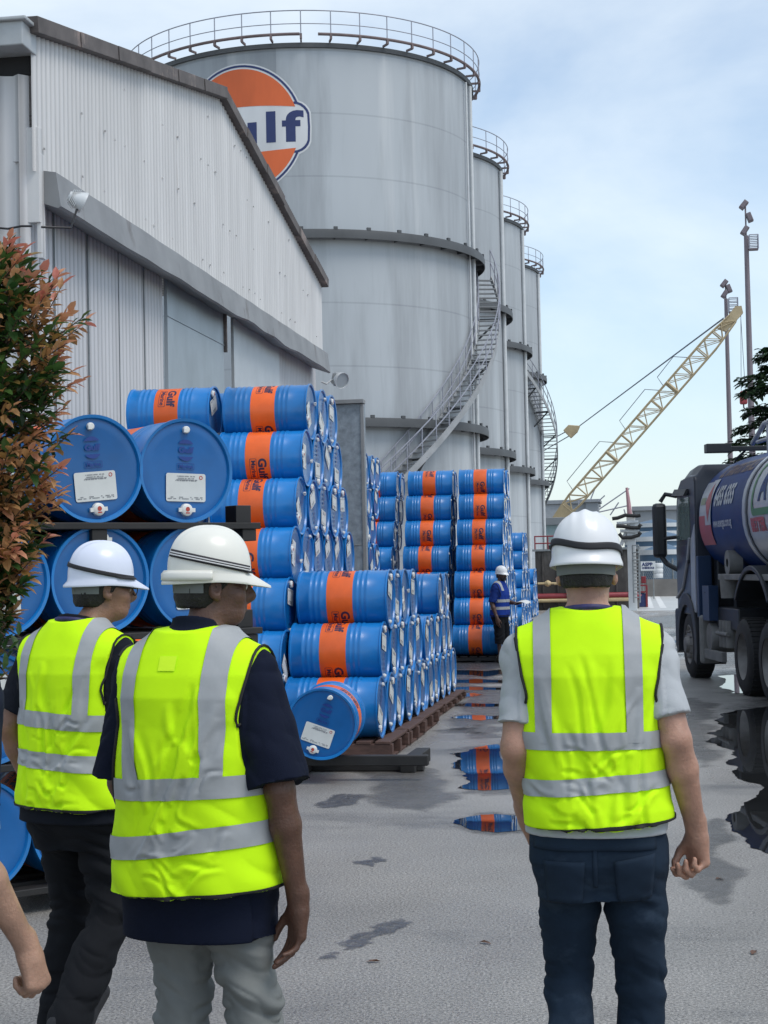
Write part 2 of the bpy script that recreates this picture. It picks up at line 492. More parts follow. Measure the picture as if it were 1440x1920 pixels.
# road lines far down the yard
M_line = mat('road_paint', (0.72, 0.73, 0.72), rough=0.5, var=0.15, vscale=4, coord='World')
def strip(pts, name='road_marking', m=M_line, z=0.005):
    mb = MB(); mb.add([atZ(x, y, z) for x, y in pts], [tuple(range(len(pts)))])
    o = mb.build(name, m)
    if o.data.polygons[0].normal.z < 0: o.data.flip_normals()
    return tag(o, kind='structure')
strip([(1211, 1104), (1214, 1104), (1226, 1140), (1214, 1140)])
strip([(1219, 1103), (1227, 1103), (1250, 1140), (1238, 1140)])
M_pale = mat('pale_concrete', (0.5, 0.51, 0.5), rough=0.4, var=0.12, vscale=.5, coord='World')
strip([(1190, 1100), (1420, 1092), (1420, 1140), (1120, 1148)], 'pavement', M_pale, 0.002)

# ================================================================== warehouse
WX = -6.2
M_clad = mat('corrugated_cladding', (0.62, 0.615, 0.61), rough=0.6, var=0.14, vscale=1.2, stretch=(1, 2.5, .25), coord='World',
             spots=(0.36, 0.30, 0.25), spot_scale=1.6, spot_lo=0.66, spot_hi=0.86, spot_stretch=(1, 4, .22), bump=0.1, bscale=30)
M_clad2 = mat('lower_cladding', (0.58, 0.58, 0.59), rough=0.6, var=0.12, vscale=1.2, stretch=(1, 2.5, .25), coord='World', bump=0.1, bscale=30)
def rib_shade_dirt(m, pitch, k=.72):      # rib shading painted into the sheet colour: valleys darkened, grime included
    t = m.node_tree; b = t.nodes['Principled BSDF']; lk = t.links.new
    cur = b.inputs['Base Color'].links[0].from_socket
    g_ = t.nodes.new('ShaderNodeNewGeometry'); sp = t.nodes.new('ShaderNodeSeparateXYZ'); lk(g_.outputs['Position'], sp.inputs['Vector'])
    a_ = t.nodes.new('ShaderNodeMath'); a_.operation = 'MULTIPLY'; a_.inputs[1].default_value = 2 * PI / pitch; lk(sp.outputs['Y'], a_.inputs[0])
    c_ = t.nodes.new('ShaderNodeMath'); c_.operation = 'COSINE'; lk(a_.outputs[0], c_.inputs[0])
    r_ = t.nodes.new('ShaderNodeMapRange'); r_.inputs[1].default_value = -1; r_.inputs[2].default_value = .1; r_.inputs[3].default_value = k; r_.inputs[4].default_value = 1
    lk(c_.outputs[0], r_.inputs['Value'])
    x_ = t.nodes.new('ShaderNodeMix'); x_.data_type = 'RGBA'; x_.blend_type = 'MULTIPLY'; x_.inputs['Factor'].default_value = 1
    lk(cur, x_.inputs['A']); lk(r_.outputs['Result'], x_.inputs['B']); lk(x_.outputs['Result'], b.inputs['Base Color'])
rib_shade_dirt(M_clad, .135, .74); rib_shade_dirt(M_clad2, .135, .66)
M_galv = mat('galvanised_sheet', (0.33, 0.37, 0.40), rough=0.45, metal=0.35, var=0.16, vscale=1.5, coord='World', stretch=(1, 1, .6))
M_canopy = mat('canopy_sheet', (0.235, 0.24, 0.245), rough=0.6, var=0.25, vscale=1.2, coord='World', spots=(0.10, 0.08, 0.07), spot_scale=1.5,
               spot_lo=0.6, spot_hi=0.75, spot_stretch=(1, 1, .5))
M_rust = mat('rusty_flashing', (0.115, 0.10, 0.095), rough=0.75, var=0.35, vscale=2.5, coord='World', spots=(0.25, 0.2, 0.18), spot_scale=1.2, spot_lo=.55, spot_hi=.62)
M_dark = mat('dark_gap', (0.02, 0.02, 0.022), rough=0.9)
M_blacksteel = mat('black_steel', (0.022, 0.022, 0.025), rough=0.55, var=0.3, vscale=6)
M_greysteel = mat('grey_steel', (0.25, 0.27, 0.28), rough=0.5, metal=0.3, var=0.2, vscale=4)
pA = atX(50, 62, WX); pB = atX(405, 182, WX); pC = atX(597, 532, WX)
Y0w, Y1w = pA.y, pC.y
Ypk = pB.y
zA, zB, zC = pA.z, pB.z, pC.z
zE = (zA + zC) / 2
def zroof(y): return zA + (zB - zA) * (y - Y0w) / (Ypk - Y0w) if y < Ypk else zB + (zC - zB) * (y - Ypk) / (Y1w - Ypk)
cl, cr_ = atX(72, 330, WX), atX(597, 668, WX)
zcan = (cl.z + cr_.z) / 2
wh = empty('warehouse', (WX, (Y0w + Y1w) / 2, 0), 0, 'grey corrugated warehouse with a shallow gable behind the drum stacks at left', 'warehouse')
OFF = wh.location.copy()
def wmb():
    m = MB(); m.M = Matrix.Translation(-OFF); return m
def corr_wall(name, m, y0, y1, zlo, zhi, x0, pitch=0.135, amp=0.012, bolts=False):
    mb = wmb(); n_ = int((y1 - y0) / pitch * 6); vs_ = []
    for i in range(n_ + 1):
        y = y0 + (y1 - y0) * i / n_
        x = x0 + amp * math.cos(2 * PI * y / pitch)
        a, b_ = (zlo(y) if callable(zlo) else zlo), (zhi(y) if callable(zhi) else zhi)
        vs_ += [(x, y, a), (x, y, b_), (x - .06, y, b_)]
    fs = []
    for i in range(n_):
        a = i * 3
        fs += [(a, a + 3, a + 4, a + 1), (a + 1, a + 4, a + 5, a + 2)]
    mb.add(vs_, fs)
    if bolts:
        rr = random.Random(9)
        for row in range(4):
            for i in range(38):
                y = Y0w + .3 + i * (Y1w - Y0w - .5) / 38 + rr.uniform(-.04, .04)
                z = zcan + .3 + row * .72 + rr.uniform(-.02, .02)
                if z < zroof(y) - .15 and rr.random() < .4: mb.box((x0 + .015, y, z), (.02, .02, .02))
    return mb.build(name, m, wh, smooth=60)
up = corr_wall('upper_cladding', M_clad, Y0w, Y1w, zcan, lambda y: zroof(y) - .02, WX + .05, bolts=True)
doorY = [atX(x, 660, WX).y for x in (320, 424, 442, 526)]
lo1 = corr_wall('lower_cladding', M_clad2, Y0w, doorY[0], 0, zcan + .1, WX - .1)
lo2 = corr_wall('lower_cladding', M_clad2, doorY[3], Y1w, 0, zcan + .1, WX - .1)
# vertical lap joints in the lower cladding
mb = wmb()
for px in (118, 180, 236, 283):
    y = atX(px, 620, WX).y
    mb.box((WX - .088, y, (zcan) / 2), (.02, .010, zcan))
mb.build('lap_joint', M_greysteel, wh)
# sliding doors of flat sheet
mb = wmb(); mb.box((WX - .06, (doorY[0] + doorY[1]) / 2, (zcan + .05) / 2), (.05, doorY[1] - doorY[0], zcan + .05))
mb.box((WX - .03, (doorY[0] + doorY[1]) / 2, zcan - .75), (.012, doorY[1] - doorY[0], .012))
d1 = mb.build('sliding_door', M_galv, wh, bevel=.004)
mb = wmb(); mb.box((WX - .02, doorY[1] + .05, zcan - .45), (.05, .05, .8)); mb.build('door_guide', M_rust, d1).matrix_parent_inverse = Matrix.Identity(4)
mb = wmb(); mb.box((WX - .05, (doorY[2] + doorY[3]) / 2, (zcan + .05) / 2), (.05, doorY[3] - doorY[2], zcan + .05))
mb.build('sliding_door', mat('pale_door_sheet', (0.50, 0.53, 0.55), rough=.5, metal=.2, var=.12, vscale=1.2, coord='World'), wh, bevel=.004)
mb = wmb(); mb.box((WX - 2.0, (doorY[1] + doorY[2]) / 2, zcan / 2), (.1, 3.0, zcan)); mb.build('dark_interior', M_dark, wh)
# canopy / header beam with sagging soffit
mb = wmb()
n_ = 40; vs_ = []
rr = random.Random(5)
for i in range(n_ + 1):
    y = Y0w + .18 + (Y1w - .35 - Y0w - .18) * i / n_
    sag = 0.03 * math.sin(i * .9) * math.sin(i * .37) * (1 if 15 < i < 36 else .3)
    zt, zb = zcan + .04, zcan - .35 + sag
    xo = WX + .28 + .006 * math.sin(i * 1.7)
    vs_ += [(WX + .05, y, zt), (xo - .05, y, zt - .03), (xo, y, zb), (xo - .03, y, zb - .02), (WX - .08, y, zb + .1)]
fs = []
for i in range(n_):
    for j in range(4):
        a = i * 5 + j; fs.append((a, a + 5, a + 6, a + 1))
fs += [(0, 1, 2, 3, 4), tuple(n_ * 5 + j for j in (4, 3, 2, 1, 0))]
mb.add(vs_, fs); mb.build('canopy', M_canopy, wh, smooth=30)
# verge flashing along the gable
mb = wmb()
for (ya, yb, za, zb) in ((Y0w - .1, Ypk, zroof(Y0w) , zB), (Ypk, Y1w + .12, zB, zroof(Y1w) - .03)):
    n_ = 6
    for i in range(n_):
        t0, t1 = i / n_, (i + 1) / n_
        j = .012 * ((i * 7) % 3)
        a = Vector((WX + .09 + j, ya + (yb - ya) * t0, za + (zb - za) * t0 + .05)); b_ = Vector((WX + .09 + j, ya + (yb - ya) * t1 - .012, za + (zb - za) * t1 + .05))
        mb.beam(a, b_, .15, .17)
mb.build('verge_flashing', M_rust, wh, bevel=.006)
# roof slopes running back
mb = wmb()
for (ya, yb, za, zb) in ((Y0w - .15, Ypk, zroof(Y0w) - .02, zB), (Ypk, Y1w + .1, zB, zroof(Y1w))):
    mb.add([(WX, ya, za), (WX, yb, zb), (WX - 24, yb, zb), (WX - 24, ya, za), (WX, ya, za - .08), (WX, yb, zb - .08), (WX - 24, yb, zb - .08), (WX - 24, ya, za - .08)],
           [(0, 1, 2, 3), (7, 6, 5, 4), (0, 4, 5, 1), (2, 6, 7, 3), (0, 3, 7, 4), (1, 5, 6, 2)])
mb.build('roof', M_clad2, wh)
# front wall facing the camera, deep corrugation, eaves gutter
mb = wmb(); pitch = .2; n_ = 24 * 12; vs_ = []
for i in range(n_ + 1):
    x = WX - .02 - 24 * (i / n_)
    y = Y0w - .0 - .045 * math.cos(2 * PI * x / pitch * .95) + .05
    vs_ += [(x, y, 0), (x, y, zA - .42)]
mb.add(vs_, [(i * 2, i * 2 + 1, i * 2 + 3, i * 2 + 2) for i in range(n_)])
mb.build('front_cladding', M_clad2, wh, smooth=60)
mb = wmb(); mb.box((WX - 12, Y0w + .1, zA - .31), (24, .05, .2)); mb.build('eaves_gap', M_dark, wh)
mb = wmb(); mb.box((WX - 11.98, Y0w - .1, zA - .09), (24.1, .4, .25)); mb.box((WX - 11.98, Y0w - .12, zA + .05), (24.2, .46, .04))
mb.build('gutter', mat('gutter_sheet', (.42, .44, .45), rough=.5, metal=.2, var=.2, vscale=2, coord='World'), wh, bevel=.012)
mb = wmb(); mb.box((WX + .02, Y0w + .12, (zcan + zA) / 2 - .75), (.14, .1, 1.0))
mb.box((WX + .07, Y0w + .16, zcan - .35), (.05, .12, 1.1)); mb.build('corner_trim', M_clad, wh, bevel=.006)
mb = wmb()
a = atY(0, 426, Y0w - .04); mb.tube([atY(-40, 424, Y0w - .03), atY(15, 429, Y0w - .03), atY(40, 424, Y0w - .03), atY(60, 424, Y0w - .03)], .012, 6)
mb.build('cable', M_blacksteel, wh)
# floodlights
M_lampgrey = mat('lamp_housing', (.55, .57, .58), rough=.4, var=.1)
M_glass = mat('lamp_glass', (.35, .38, .4), rough=.08, var=.05)
def floodlight(loc, yaw, tilt, label, arm, scale=1.0, parent_pole=None):
    e = empty('floodlight', loc, 0, label, 'floodlight')
    Mx = Matrix.Rotation(yaw, 4, 'Z') @ Matrix.Rotation(tilt, 4, 'X') @ Matrix.Scale(scale, 4)
    mb = MB(); mb.M = Mx
    mb.lathe([(0, -.16), (.07, -.16), (.09, -.1), (.13, -.02), (.165, .06), (.17, .09), (.155, .09), (.15, .065)], 20, 'Y')
    for k in range(5): mb.box((0, -.13 + .025 * k, 0), (.2, .008, .2 + .02 * k))
    mb.build('housing', M_lampgrey, e, smooth=40)
    mb = MB(); mb.M = Mx; mb.lathe([(0, .068), (.15, .066)], 20, 'Y'); mb.build('glass', M_glass, e)
    mb = MB(); mb.tube([Vector(p) - Vector(loc) for p in arm], .018 * scale, 8); mb.build('bracket', M_lampgrey if parent_pole is None else parent_pole, e)
    return e
fl = atY(147, 375, atX(110, 400, WX).y); fl.x += .5
fl = atX(147, 376, WX + .55)
floodlight(fl, R(-60), R(-25), 'grey floodlight fixed on the canopy at the near end of the warehouse', [fl + Vector((0, -.05, -.1)), fl + Vector((-.05, -.1, -.3)), Vector((WX + .26, fl.y - .3, fl.z - .32))], .68, M_blacksteel)
fl = atY(637, 712, Y1w + .1)
floodlight(fl, R(-130), R(-20), 'small white floodlight on curved arms at the far corner of the warehouse', [atY(603, 716, Y1w), atY(612, 720, Y1w), atY(622, 712, Y1w + .1), atY(633, 711, Y1w + .1)], 1.0)

# galvanised screen wall between stacks
M_screen = mat('screen_sheet', (0.25, 0.285, 0.32), rough=0.55, metal=0.3, var=0.35, vscale=9, coord='World', bump=.15, bscale=40)
YS = 24.2
pr = atY(689, 757, YS)
sc_ = empty('screen_wall', ((pr.x + WX) / 2, YS, 0), 0, 'tall grey galvanised sheet screen standing between the drum stacks', 'wall')
mb = MB(); w = pr.x - (WX + .1)
mb.box((0, 0, pr.z / 2), (w, .16, pr.z)); mb.build('sheet_panel', M_screen, sc_, bevel=.006)
mb = MB(); mb.box((w / 2 - .02, -.09, pr.z / 2), (.05, .03, pr.z - .02)); mb.box((0, -.085, pr.z * .5), (w - .12, .012, .012)); mb.box((0, -.05, pr.z + .03), (w + .02, .2, .06))
mb.build('edge_trim', M_canopy, sc_, bevel=.004)

# ================================================================== storage tanks
def tank_mat(panel):
    m = mat('tank_paint', (0.42, 0.45, 0.475), rough=0.55, var=0.12, vscale=.22, stretch=(1, 1, .25), coord='Object',
            spots=(0.31, 0.33, 0.35), spot_scale=0.5, spot_lo=.48, spot_hi=.66, spot_stretch=(1, 1, .1))
    t = m.node_tree; b = t.nodes['Principled BSDF']; lk = t.links.new
    base = b.inputs['Base Color'].links[0].from_socket
    tcn = t.nodes.new('ShaderNodeTexCoord')
    # pale streaks running down
    mp_ = t.nodes.new('ShaderNodeMapping'); mp_.inputs['Scale'].default_value = (1, 1, .05); lk(tcn.outputs['Object'], mp_.inputs['Vector'])
    n = t.nodes.new('ShaderNodeTexNoise'); n.inputs['Scale'].default_value = 1.3; n.inputs['Detail'].default_value = 5; lk(mp_.outputs['Vector'], n.inputs['Vector'])
    r = t.nodes.new('ShaderNodeMapRange'); r.inputs[1].default_value = .60; r.inputs[2].default_value = .74; r.inputs[4].default_value = .55
    lk(n.outputs['Fac'], r.inputs['Value'])
    x = t.nodes.new('ShaderNodeMix'); x.data_type = 'RGBA'; lk(r.outputs['Result'], x.inputs['Factor']); lk(base, x.inputs['A'])
    x.inputs['B'].default_value = (.62, .635, .64, 1)
    # plate seams: horizontal courses
    sp = t.nodes.new('ShaderNodeSeparateXYZ'); lk(tcn.outputs['Object'], sp.inputs['Vector'])
    w = t.nodes.new('ShaderNodeMath'); w.operation = 'PINGPONG'; w.inputs[1].default_value = 1.1
    lk(sp.outputs['Z'], w.inputs[0])
    c = t.nodes.new('ShaderNodeMath'); c.operation = 'LESS_THAN'; c.inputs[1].default_value = .028; lk(w.outputs[0], c.inputs[0])
    y = t.nodes.new('ShaderNodeMix'); y.data_type = 'RGBA'; y.blend_type = 'MULTIPLY'
    f_ = t.nodes.new('ShaderNodeMath'); f_.operation = 'MULTIPLY'; f_.inputs[1].default_value = .55; lk(c.outputs[0], f_.inputs[0])
    lk(f_.outputs[0], y.inputs['Factor']); lk(x.outputs['Result'], y.inputs['A']); y.inputs['B'].default_value = (.7, .7, .72, 1)
    cur = y.outputs['Result']
    if panel:   # darker repainted plates behind the emblem
        l1 = t.nodes.new('ShaderNodeMath'); l1.operation = 'LESS_THAN'; l1.inputs[1].default_value = .35; lk(sp.outputs['X'], l1.inputs[0])
        l2 = t.nodes.new('ShaderNodeMath'); l2.operation = 'GREATER_THAN'; l2.inputs[1].default_value = 13.6; lk(sp.outputs['Z'], l2.inputs[0])
        l3 = t.nodes.new('ShaderNodeMath'); l3.operation = 'MULTIPLY'; lk(l1.outputs[0], l3.inputs[0]); lk(l2.outputs[0], l3.inputs[1])
        z_ = t.nodes.new('ShaderNodeMix'); z_.data_type = 'RGBA'; z_.blend_type = 'MULTIPLY'; lk(l3.outputs[0], z_.inputs['Factor']); lk(cur, z_.inputs['A'])
        z_.inputs['B'].default_value = (.74, .75, .76, 1); cur = z_.outputs['Result']
    lk(cur, b.inputs['Base Color'])
    return m
M_tank1, M_tank = tank_mat(True), tank_mat(False)
M_girder = mat('girder_grey', (.075, .08, .085), rough=.6, var=.2, vscale=1)
M_rail = mat('rail_galv', (.30, .31, .36), rough=.5, metal=.2, var=.2, vscale=2)
M_railbrown = mat('rail_brown', (.16, .12, .12), rough=.7, var=.3, vscale=2)
M_stair = mat('stair_steel', (.34, .35, .36), rough=.55, metal=.2, var=.2, vscale=2)
TR, TX, TH = 6.44, -12.51, 20.0
ZL = (13.45, 6.95)
tank_lab = ('nearest big grey tank with the orange and blue round emblem', 'second grey tank in the row, just behind the emblem tank',
            'third grey tank in the row, between the second and the last', 'farthest grey tank, with a spiral stair bulging out at its right')
def spiral(name, parent, ang0, ang1, z0, z1, r0, r1, tread_m, n_posts):
    """angles in degrees from the tank's side that faces the camera, positive to the right"""
    def P(a, r_): return Vector((r_ * math.sin(R(a)), -r_ * math.cos(R(a)), 0))
    N = int(abs(z1 - z0) / .21)
    mb = MB()
    for i in range(N):
        t = i / N; a = ang0 + (ang1 - ang0) * t; z = z0 + (z1 - z0) * t
        rad = R(a)
        rot = Matrix.Rotation(rad, 3, 'Z')
        mb.box(P(a, (r0 + r1) / 2) + Vector((0, 0, z)), (.24, r1 - r0, .035), rot)
    st = mb.build(name, tread_m, parent)
    M_ = 60
    for rr_ in (r0, r1):
        prev = None; mb = MB()
        for i in range(M_ + 1):
            t = i / M_; a = ang0 + (ang1 - ang0) * t; p = P(a, rr_) + Vector((0, 0, z0 + (z1 - z0) * t - .06))
            if prev is not None: mb.beam(prev, p, .04, .22)
            prev = p
        mb.build('stringer', tread_m, st)
    mb = MB()
    for rr_ in (r0, r1):
        for hh in (.55, 1.05):
            mb.tube([P(ang0 + (ang1 - ang0) * i / M_, rr_) + Vector((0, 0, z0 + (z1 - z0) * i / M_ + hh)) for i in range(M_ + 1)], .024, 6)
        for i in range(n_posts + 1):
            t = i / n_posts; p = P(ang0 + (ang1 - ang0) * t, rr_) + Vector((0, 0, z0 + (z1 - z0) * t)); mb.tube([p, p + Vector((0, 0, 1.05))], .022, 6)
    mb.build('handrail', M_rail, st)
    for i in range(1, 7):
        mb = MB(); t = i / 7; a = ang0 + (ang1 - ang0) * t; z = z0 + (z1 - z0) * t
        mb.beam(P(a, r1) + Vector((0, 0, z - .1)), P(a, TR - .02) + Vector((0, 0, z - 1.0)), .07, .07)
        mb.beam(P(a, r1) + Vector((0, 0, z - .16)), P(a, TR - .02) + Vector((0, 0, z - .16)), .07, .07)
        mb.build('stair_bracket', M_girder, st)
    return st
for ti in range(4):
    Yc = 62.0 + 13.55 * ti
    T = empty('storage_tank', (TX, Yc, 0), 0, tank_lab[ti], 'storage tank', 'big grey tanks in a row')
    mb = MB(); mb.lathe([(TR, 0), (TR, TH), (TR - .02, TH), (0, TH + .6)], 128)
    mb.build('shell', M_tank1 if ti == 0 else M_tank, T, smooth=40)
    mb = MB()   # top curb angle
    mb.lathe([(TR, TH - .12), (TR + .1, TH - .12), (TR + .1, TH + .04), (TR, TH + .04)], 128)
    mb.build('curb_ring', M_girder, T, smooth=30)
    for zl in ZL:
        mb = MB(); mb.lathe([(TR - .01, zl + .03), (TR + .38, zl + .03), (TR + .40, zl - .05), (TR + .40, zl - .28), (TR + .37, zl - .28), (TR + .35, zl - .1), (TR - .01, zl - .14)], 128)
        for k in range(36):
            a = 2 * PI * k / 36; rot = Matrix.Rotation(a, 3, 'Z')
            mb.box(rot @ Vector((TR + .19, 0, zl - .16)), (.36, .03, .2), rot)
            mb.box(rot @ Vector((TR + .35, 0, zl + .07)), (.08, .14, .1), rot)
        mb.build('wind_girder', M_girder, T, smooth=30)
    mb = MB(); rr_ = TR + .34
    for hh, rad in ((1.08, .020), (.62, .016)):
        mb.tube([(rr_ * math.cos(2 * PI * k / 120), rr_ * math.sin(2 * PI * k / 120), TH + hh) for k in range(120)], rad, 6, closed=True)
    for k in range(41):
        a = 2 * PI * k / 41; mb.tube([(rr_ * math.cos(a), rr_ * math.sin(a), TH + .1), (rr_ * math.cos(a), rr_ * math.sin(a), TH + 1.08)], .020, 6)
    rail = mb.build('guard_rail', M_rail, T)
    mb = MB()
    seg = [(k / 120) for k in range(121)]
    a0 = R(-82 + 8)
    mb.tube([(rr_ * math.cos(a0 + 2 * PI * s * .985), rr_ * math.sin(a0 + 2 * PI * s * .985), TH + .26) for s in seg], .055, 8)
    for k in range(41):
        a = 2 * PI * k / 41; rot = Matrix.Rotation(a, 3, 'Z')
        mb.box(rot @ Vector((TR + .2, 0, TH + .1)), (.34, .06, .07), rot); mb.box(rot @ Vector((TR + .35, 0, TH + .18)), (.08, .08, .18), rot)
    mb.build('foam_pipe', M_railbrown, rail)
    if ti == 0:
        mb = MB()
        for a, rad in ((84, .07), (79, .04)):
            x, y = (TR + .1) * math.sin(R(a)), -(TR + .1) * math.cos(R(a)); mb.tube([(x, y, .1), (x, y, TH - .2)], rad, 8)
        mb.build('downpipe', mat('white_pipe', (.6, .62, .63), rough=.5, var=.1), T, smooth=60)
        spiral('spiral_stair', T, -6, 112, .1, 13.2, TR + .12, TR + .92, M_stair, 24)
    else:
        mb = MB(); x, y = (TR + .1) * math.sin(R(84)), -(TR + .1) * math.cos(R(84)); mb.tube([(x, y, .1), (x, y, TH - .2)], .09, 8)
        mb.build('downpipe', bpy.data.materials['white_pipe'], T, smooth=60)
    if ti == 3:
        spiral('spiral_stair', T, 48, 132, 13.9, 4.6, TR + .1, TR + .95, M_stair, 18)
    if ti == 0:
        # emblem painted on the shell
        M_or = mat('emblem_orange', (.66, .13, .035), rough=.6, var=.18, vscale=.8, stretch=(1, 1, .3))
        M_nv = mat('emblem_navy', (.02, .035, .13), rough=.55, var=.1, vscale=1)
        M_wh = mat('emblem_white', (.62, .63, .64), rough=.6, var=.12, stretch=(1, 1, .2), vscale=1)
        c0 = atY(448, 246, 62 - TR * .98)
        a_c = math.asin((c0.x - TX) / TR); zc = c0.z
        Re = 2.22
        def wrap(dr):
            def fn(p):
                a = a_c + p.x / TR; r_ = TR + dr
                return (r_ * math.sin(a), -r_ * math.cos(a), zc + p.y)
            return fn
        def outline(e):     # disc whose middle band bulges out sideways
            r_ = Re + e; hb = Re * .37 + e; xe = Re * 1.11 + e
            pts = []
            a1 = math.asin(hb / r_)
            for k in range(30): a = a1 + (PI - 2 * a1) * k / 29; pts.append((r_ * math.cos(a), r_ * math.sin(a)))
            rc = hb * .62
            def lobe(sgn):
                o = []
                xs = r_ * math.cos(a1)
                for k in range(13):
                    t = PI / 2 - PI * k / 12
                    cy = math.copysign(hb - rc, math.sin(t)) if abs(math.sin(t)) > 1e-6 else 0
                    o.append((sgn * (xe - rc + rc * math.cos(t)), cy + rc * math.sin(t)))
                return o
            pts += lobe(-1)
            for k in range(30): a = PI + a1 + (PI - 2 * a1) * k / 29; pts.append((r_ * math.cos(a), r_ * math.sin(a)))
            pts += lobe(1)[::-1]
            return pts
        em = MB(); bm_to(em, slice_bm(poly_bm(outline(.13)), .15), wrap(.006))
        emb = em.build('emblem', M_wh, T)
        em = MB(); bm_to(em, slice_bm(ring_bm(outline(.075), outline(.0)), .15), wrap(.012)); em.build('emblem_outline', M_nv, emb)
        em = MB()
        for sg in (1, -1):
            hb = Re * .325; r_ = Re - .06; a1 = math.asin(hb / r_); pts = []
            for k in range(31): a = a1 + (PI - 2 * a1) * k / 30; pts.append((r_ * math.cos(a), sg * r_ * math.sin(a)))
            xe = r_ * math.cos(a1)
            for k in range(1, 20): t = k / 20; x = -xe + 2 * xe * t; pts.append((x, sg * (hb + .10 * math.sin(PI * t))))
            bm_to(em, slice_bm(poly_bm(pts), .15), wrap(.012))
        em.build('emblem_panel', M_or, emb)
        tb = text_bm('Gulf', 1.45, .05, space=1.2); tw_ = max(v.co.x for v in tb.verts) - min(v.co.x for v in tb.verts)
        for v in tb.verts: v.co.x *= 4.4 / tw_
        em = MB(); bm_to(em, slice_bm(tb, .15), lambda p: wrap(.012)(Vector((p.x + .02, p.y - .02, 0)))); em.build('lettering', M_nv, emb)
# ================================================================== drums
DR, DL = 0.282, 0.87
M_blue = mat('drum_blue', (0.006, 0.165, 0.47), rough=0.3, var=0.12, vscale=5, coat=0.2, bump=.05, bscale=9, ovar=.12, spots=(.02, .10, .24), spot_scale=7, spot_lo=.66, spot_hi=.72)
M_lid = mat('lid_blue', (0.0015, 0.10, 0.32), rough=0.33, var=0.12, vscale=5, coat=0.15, bump=.04, bscale=7, ovar=.12)
M_orange = mat('drum_orange', (0.78, 0.12, 0.012), rough=0.38, var=0.12, vscale=5, coat=.1, ovar=.12)
M_label = mat('label_paper', (0.62, 0.64, 0.63), rough=0.5, var=0.08, vscale=5)
M_ink = mat('drum_ink', (0.03, 0.02, 0.06), rough=0.5, var=0.1)
M_navy = mat('emblem_dark_blue', (0.008, 0.04, 0.22), rough=0.4, var=0.1)
M_cap = mat('white_cap', (0.70, 0.71, 0.69), rough=0.4, var=0.06)
M_red = mat('cap_red', (0.45, 0.06, 0.04), rough=0.5, var=0.2)
M_print = mat('label_print', (0.22, 0.23, 0.25), rough=0.5, var=0.1)

# drum axis = local X; the labelled lid faces +X; "up" of the lid is +Z
def sh_mesh():
    r, e = DR - .006, DR + .006
    L2 = DL / 2
    prof = [(0, -L2 + .018), (r - .012, -L2 + .018), (r - .004, -L2 + .001), (e, -L2 - .002), (e + .001, -L2 + .012), (r + .001, -L2 + .02)]
    def groove(x): return [(r, x - .016), (r + .0065, x - .006), (r + .0065, x + .006), (r, x + .016)]
    for x in (.14, .20, .26): prof += groove(-L2 + x * DL)
    prof += [(r, -L2 + .325 * DL), (r, -L2 + .625 * DL)]
    for x in (.665, .72, .775): prof += groove(-L2 + x * DL)
    prof += [(r + .001, L2 - .02), (e + .001, L2 - .012), (e, L2 + .002), (r - .004, L2 - .001), (r - .010, L2 - .016)]
    mb = MB(); mb.lathe(prof, 56, 'X'); return mb
proto_parent = empty('drum', (0, 0, 0))
P_shell = sh_mesh().build('shell', M_blue, proto_parent, smooth=50)
L2 = DL / 2
mb = MB(); mb.lathe([(DR + .0005 - .006 + .0012, -L2 + .33 * DL), (DR - .0042, -L2 + .335 * DL), (DR - .0042, -L2 + .615 * DL), (DR - .0053, -L2 + .62 * DL)], 56, 'X')
P_band = mb.build('band', M_orange, proto_parent, smooth=60)
mb = MB(); lx = L2 - .016
mb.lathe([(0, lx - .002), (.20, lx - .001), (.215, lx + .002), (.255, lx + .002), (DR - .016, lx)], 56, 'X')
P_lid = mb.build('lid', M_lid, proto_parent, smooth=50)
def lidmap(dx): return lambda p: Vector((L2 - .013 + dx, p.x, p.y))     # text x -> local Y (to the right seen from +X), y -> Z
RR = DR
mb = MB(); bm_to(mb, poly_bm([(x, y - .33 * RR) for x, y in rrect(.87 * RR, .55 * RR, .012)]), lidmap(.003)); 
P_label = mb.build('label_sheet', M_label, proto_parent)
rr = random.Random(1); mb = MB()
for y, n, w in ((-.12, 1, .4), (-.16, 1, .36), (-.19, 1, .5), (-.205, 1, .46), (-.53, 3, .8), (-.56, 3, .8)):
    if y == -.53: mb.build('print', M_print, P_label); mb = MB()
    for k in range(26):
        x = -w / 2 + w * k / 26
        if rr.random() < (.8 if n == 1 else .45): bm_to(mb, poly_bm([(x * RR, y * RR), ((x + w / 30) * RR, y * RR), ((x + w / 30) * RR, (y + .018) * RR), (x * RR, (y + .018) * RR)]), lidmap(.0045))
P_print = mb.build('print', M_print, P_label)
mb = MB(); bm_to(mb, ring_bm(circ(.04 * RR, 16, .33 * RR, -.13 * RR), circ(.025 * RR, 16, .33 * RR, -.13 * RR)), lidmap(.0045)); mb.build('round_mark', M_red, P_label)
def bung(y, big):
    mb = MB(); mb.M = Matrix.Translation((L2 - .013, 0, y * RR))
    if big:
        mb.lathe([(0, .024), (.026, .024), (.034, .018), (.036, .0)], 20, 'X')
        for s_ in (-1, 1): mb.box((.012, s_ * .04, 0), (.012, .022, .022))
    else:
        mb.lathe([(0, .02), (.014, .02), (.02, .014), (.021, 0)], 16, 'X'); mb.box((.016, -.012, -.006), (.018, .02, .02))
    o = mb.build('bung_cap', M_cap, proto_parent, smooth=40)
    if big:
        mb = MB(); bm_to(mb, poly_bm(circ(.013, 16, 0, y * RR + .004)), lidmap(.0255)); bm_to(mb, poly_bm([(-.012, y * RR - .02), (.012, y * RR - .02), (.012, y * RR - .013), (-.012, y * RR - .013)]), lidmap(.0255)); mb.build('cap_mark', M_red, o)
    return o
P_b1 = bung(-.77, True); P_b2 = bung(.80, False)
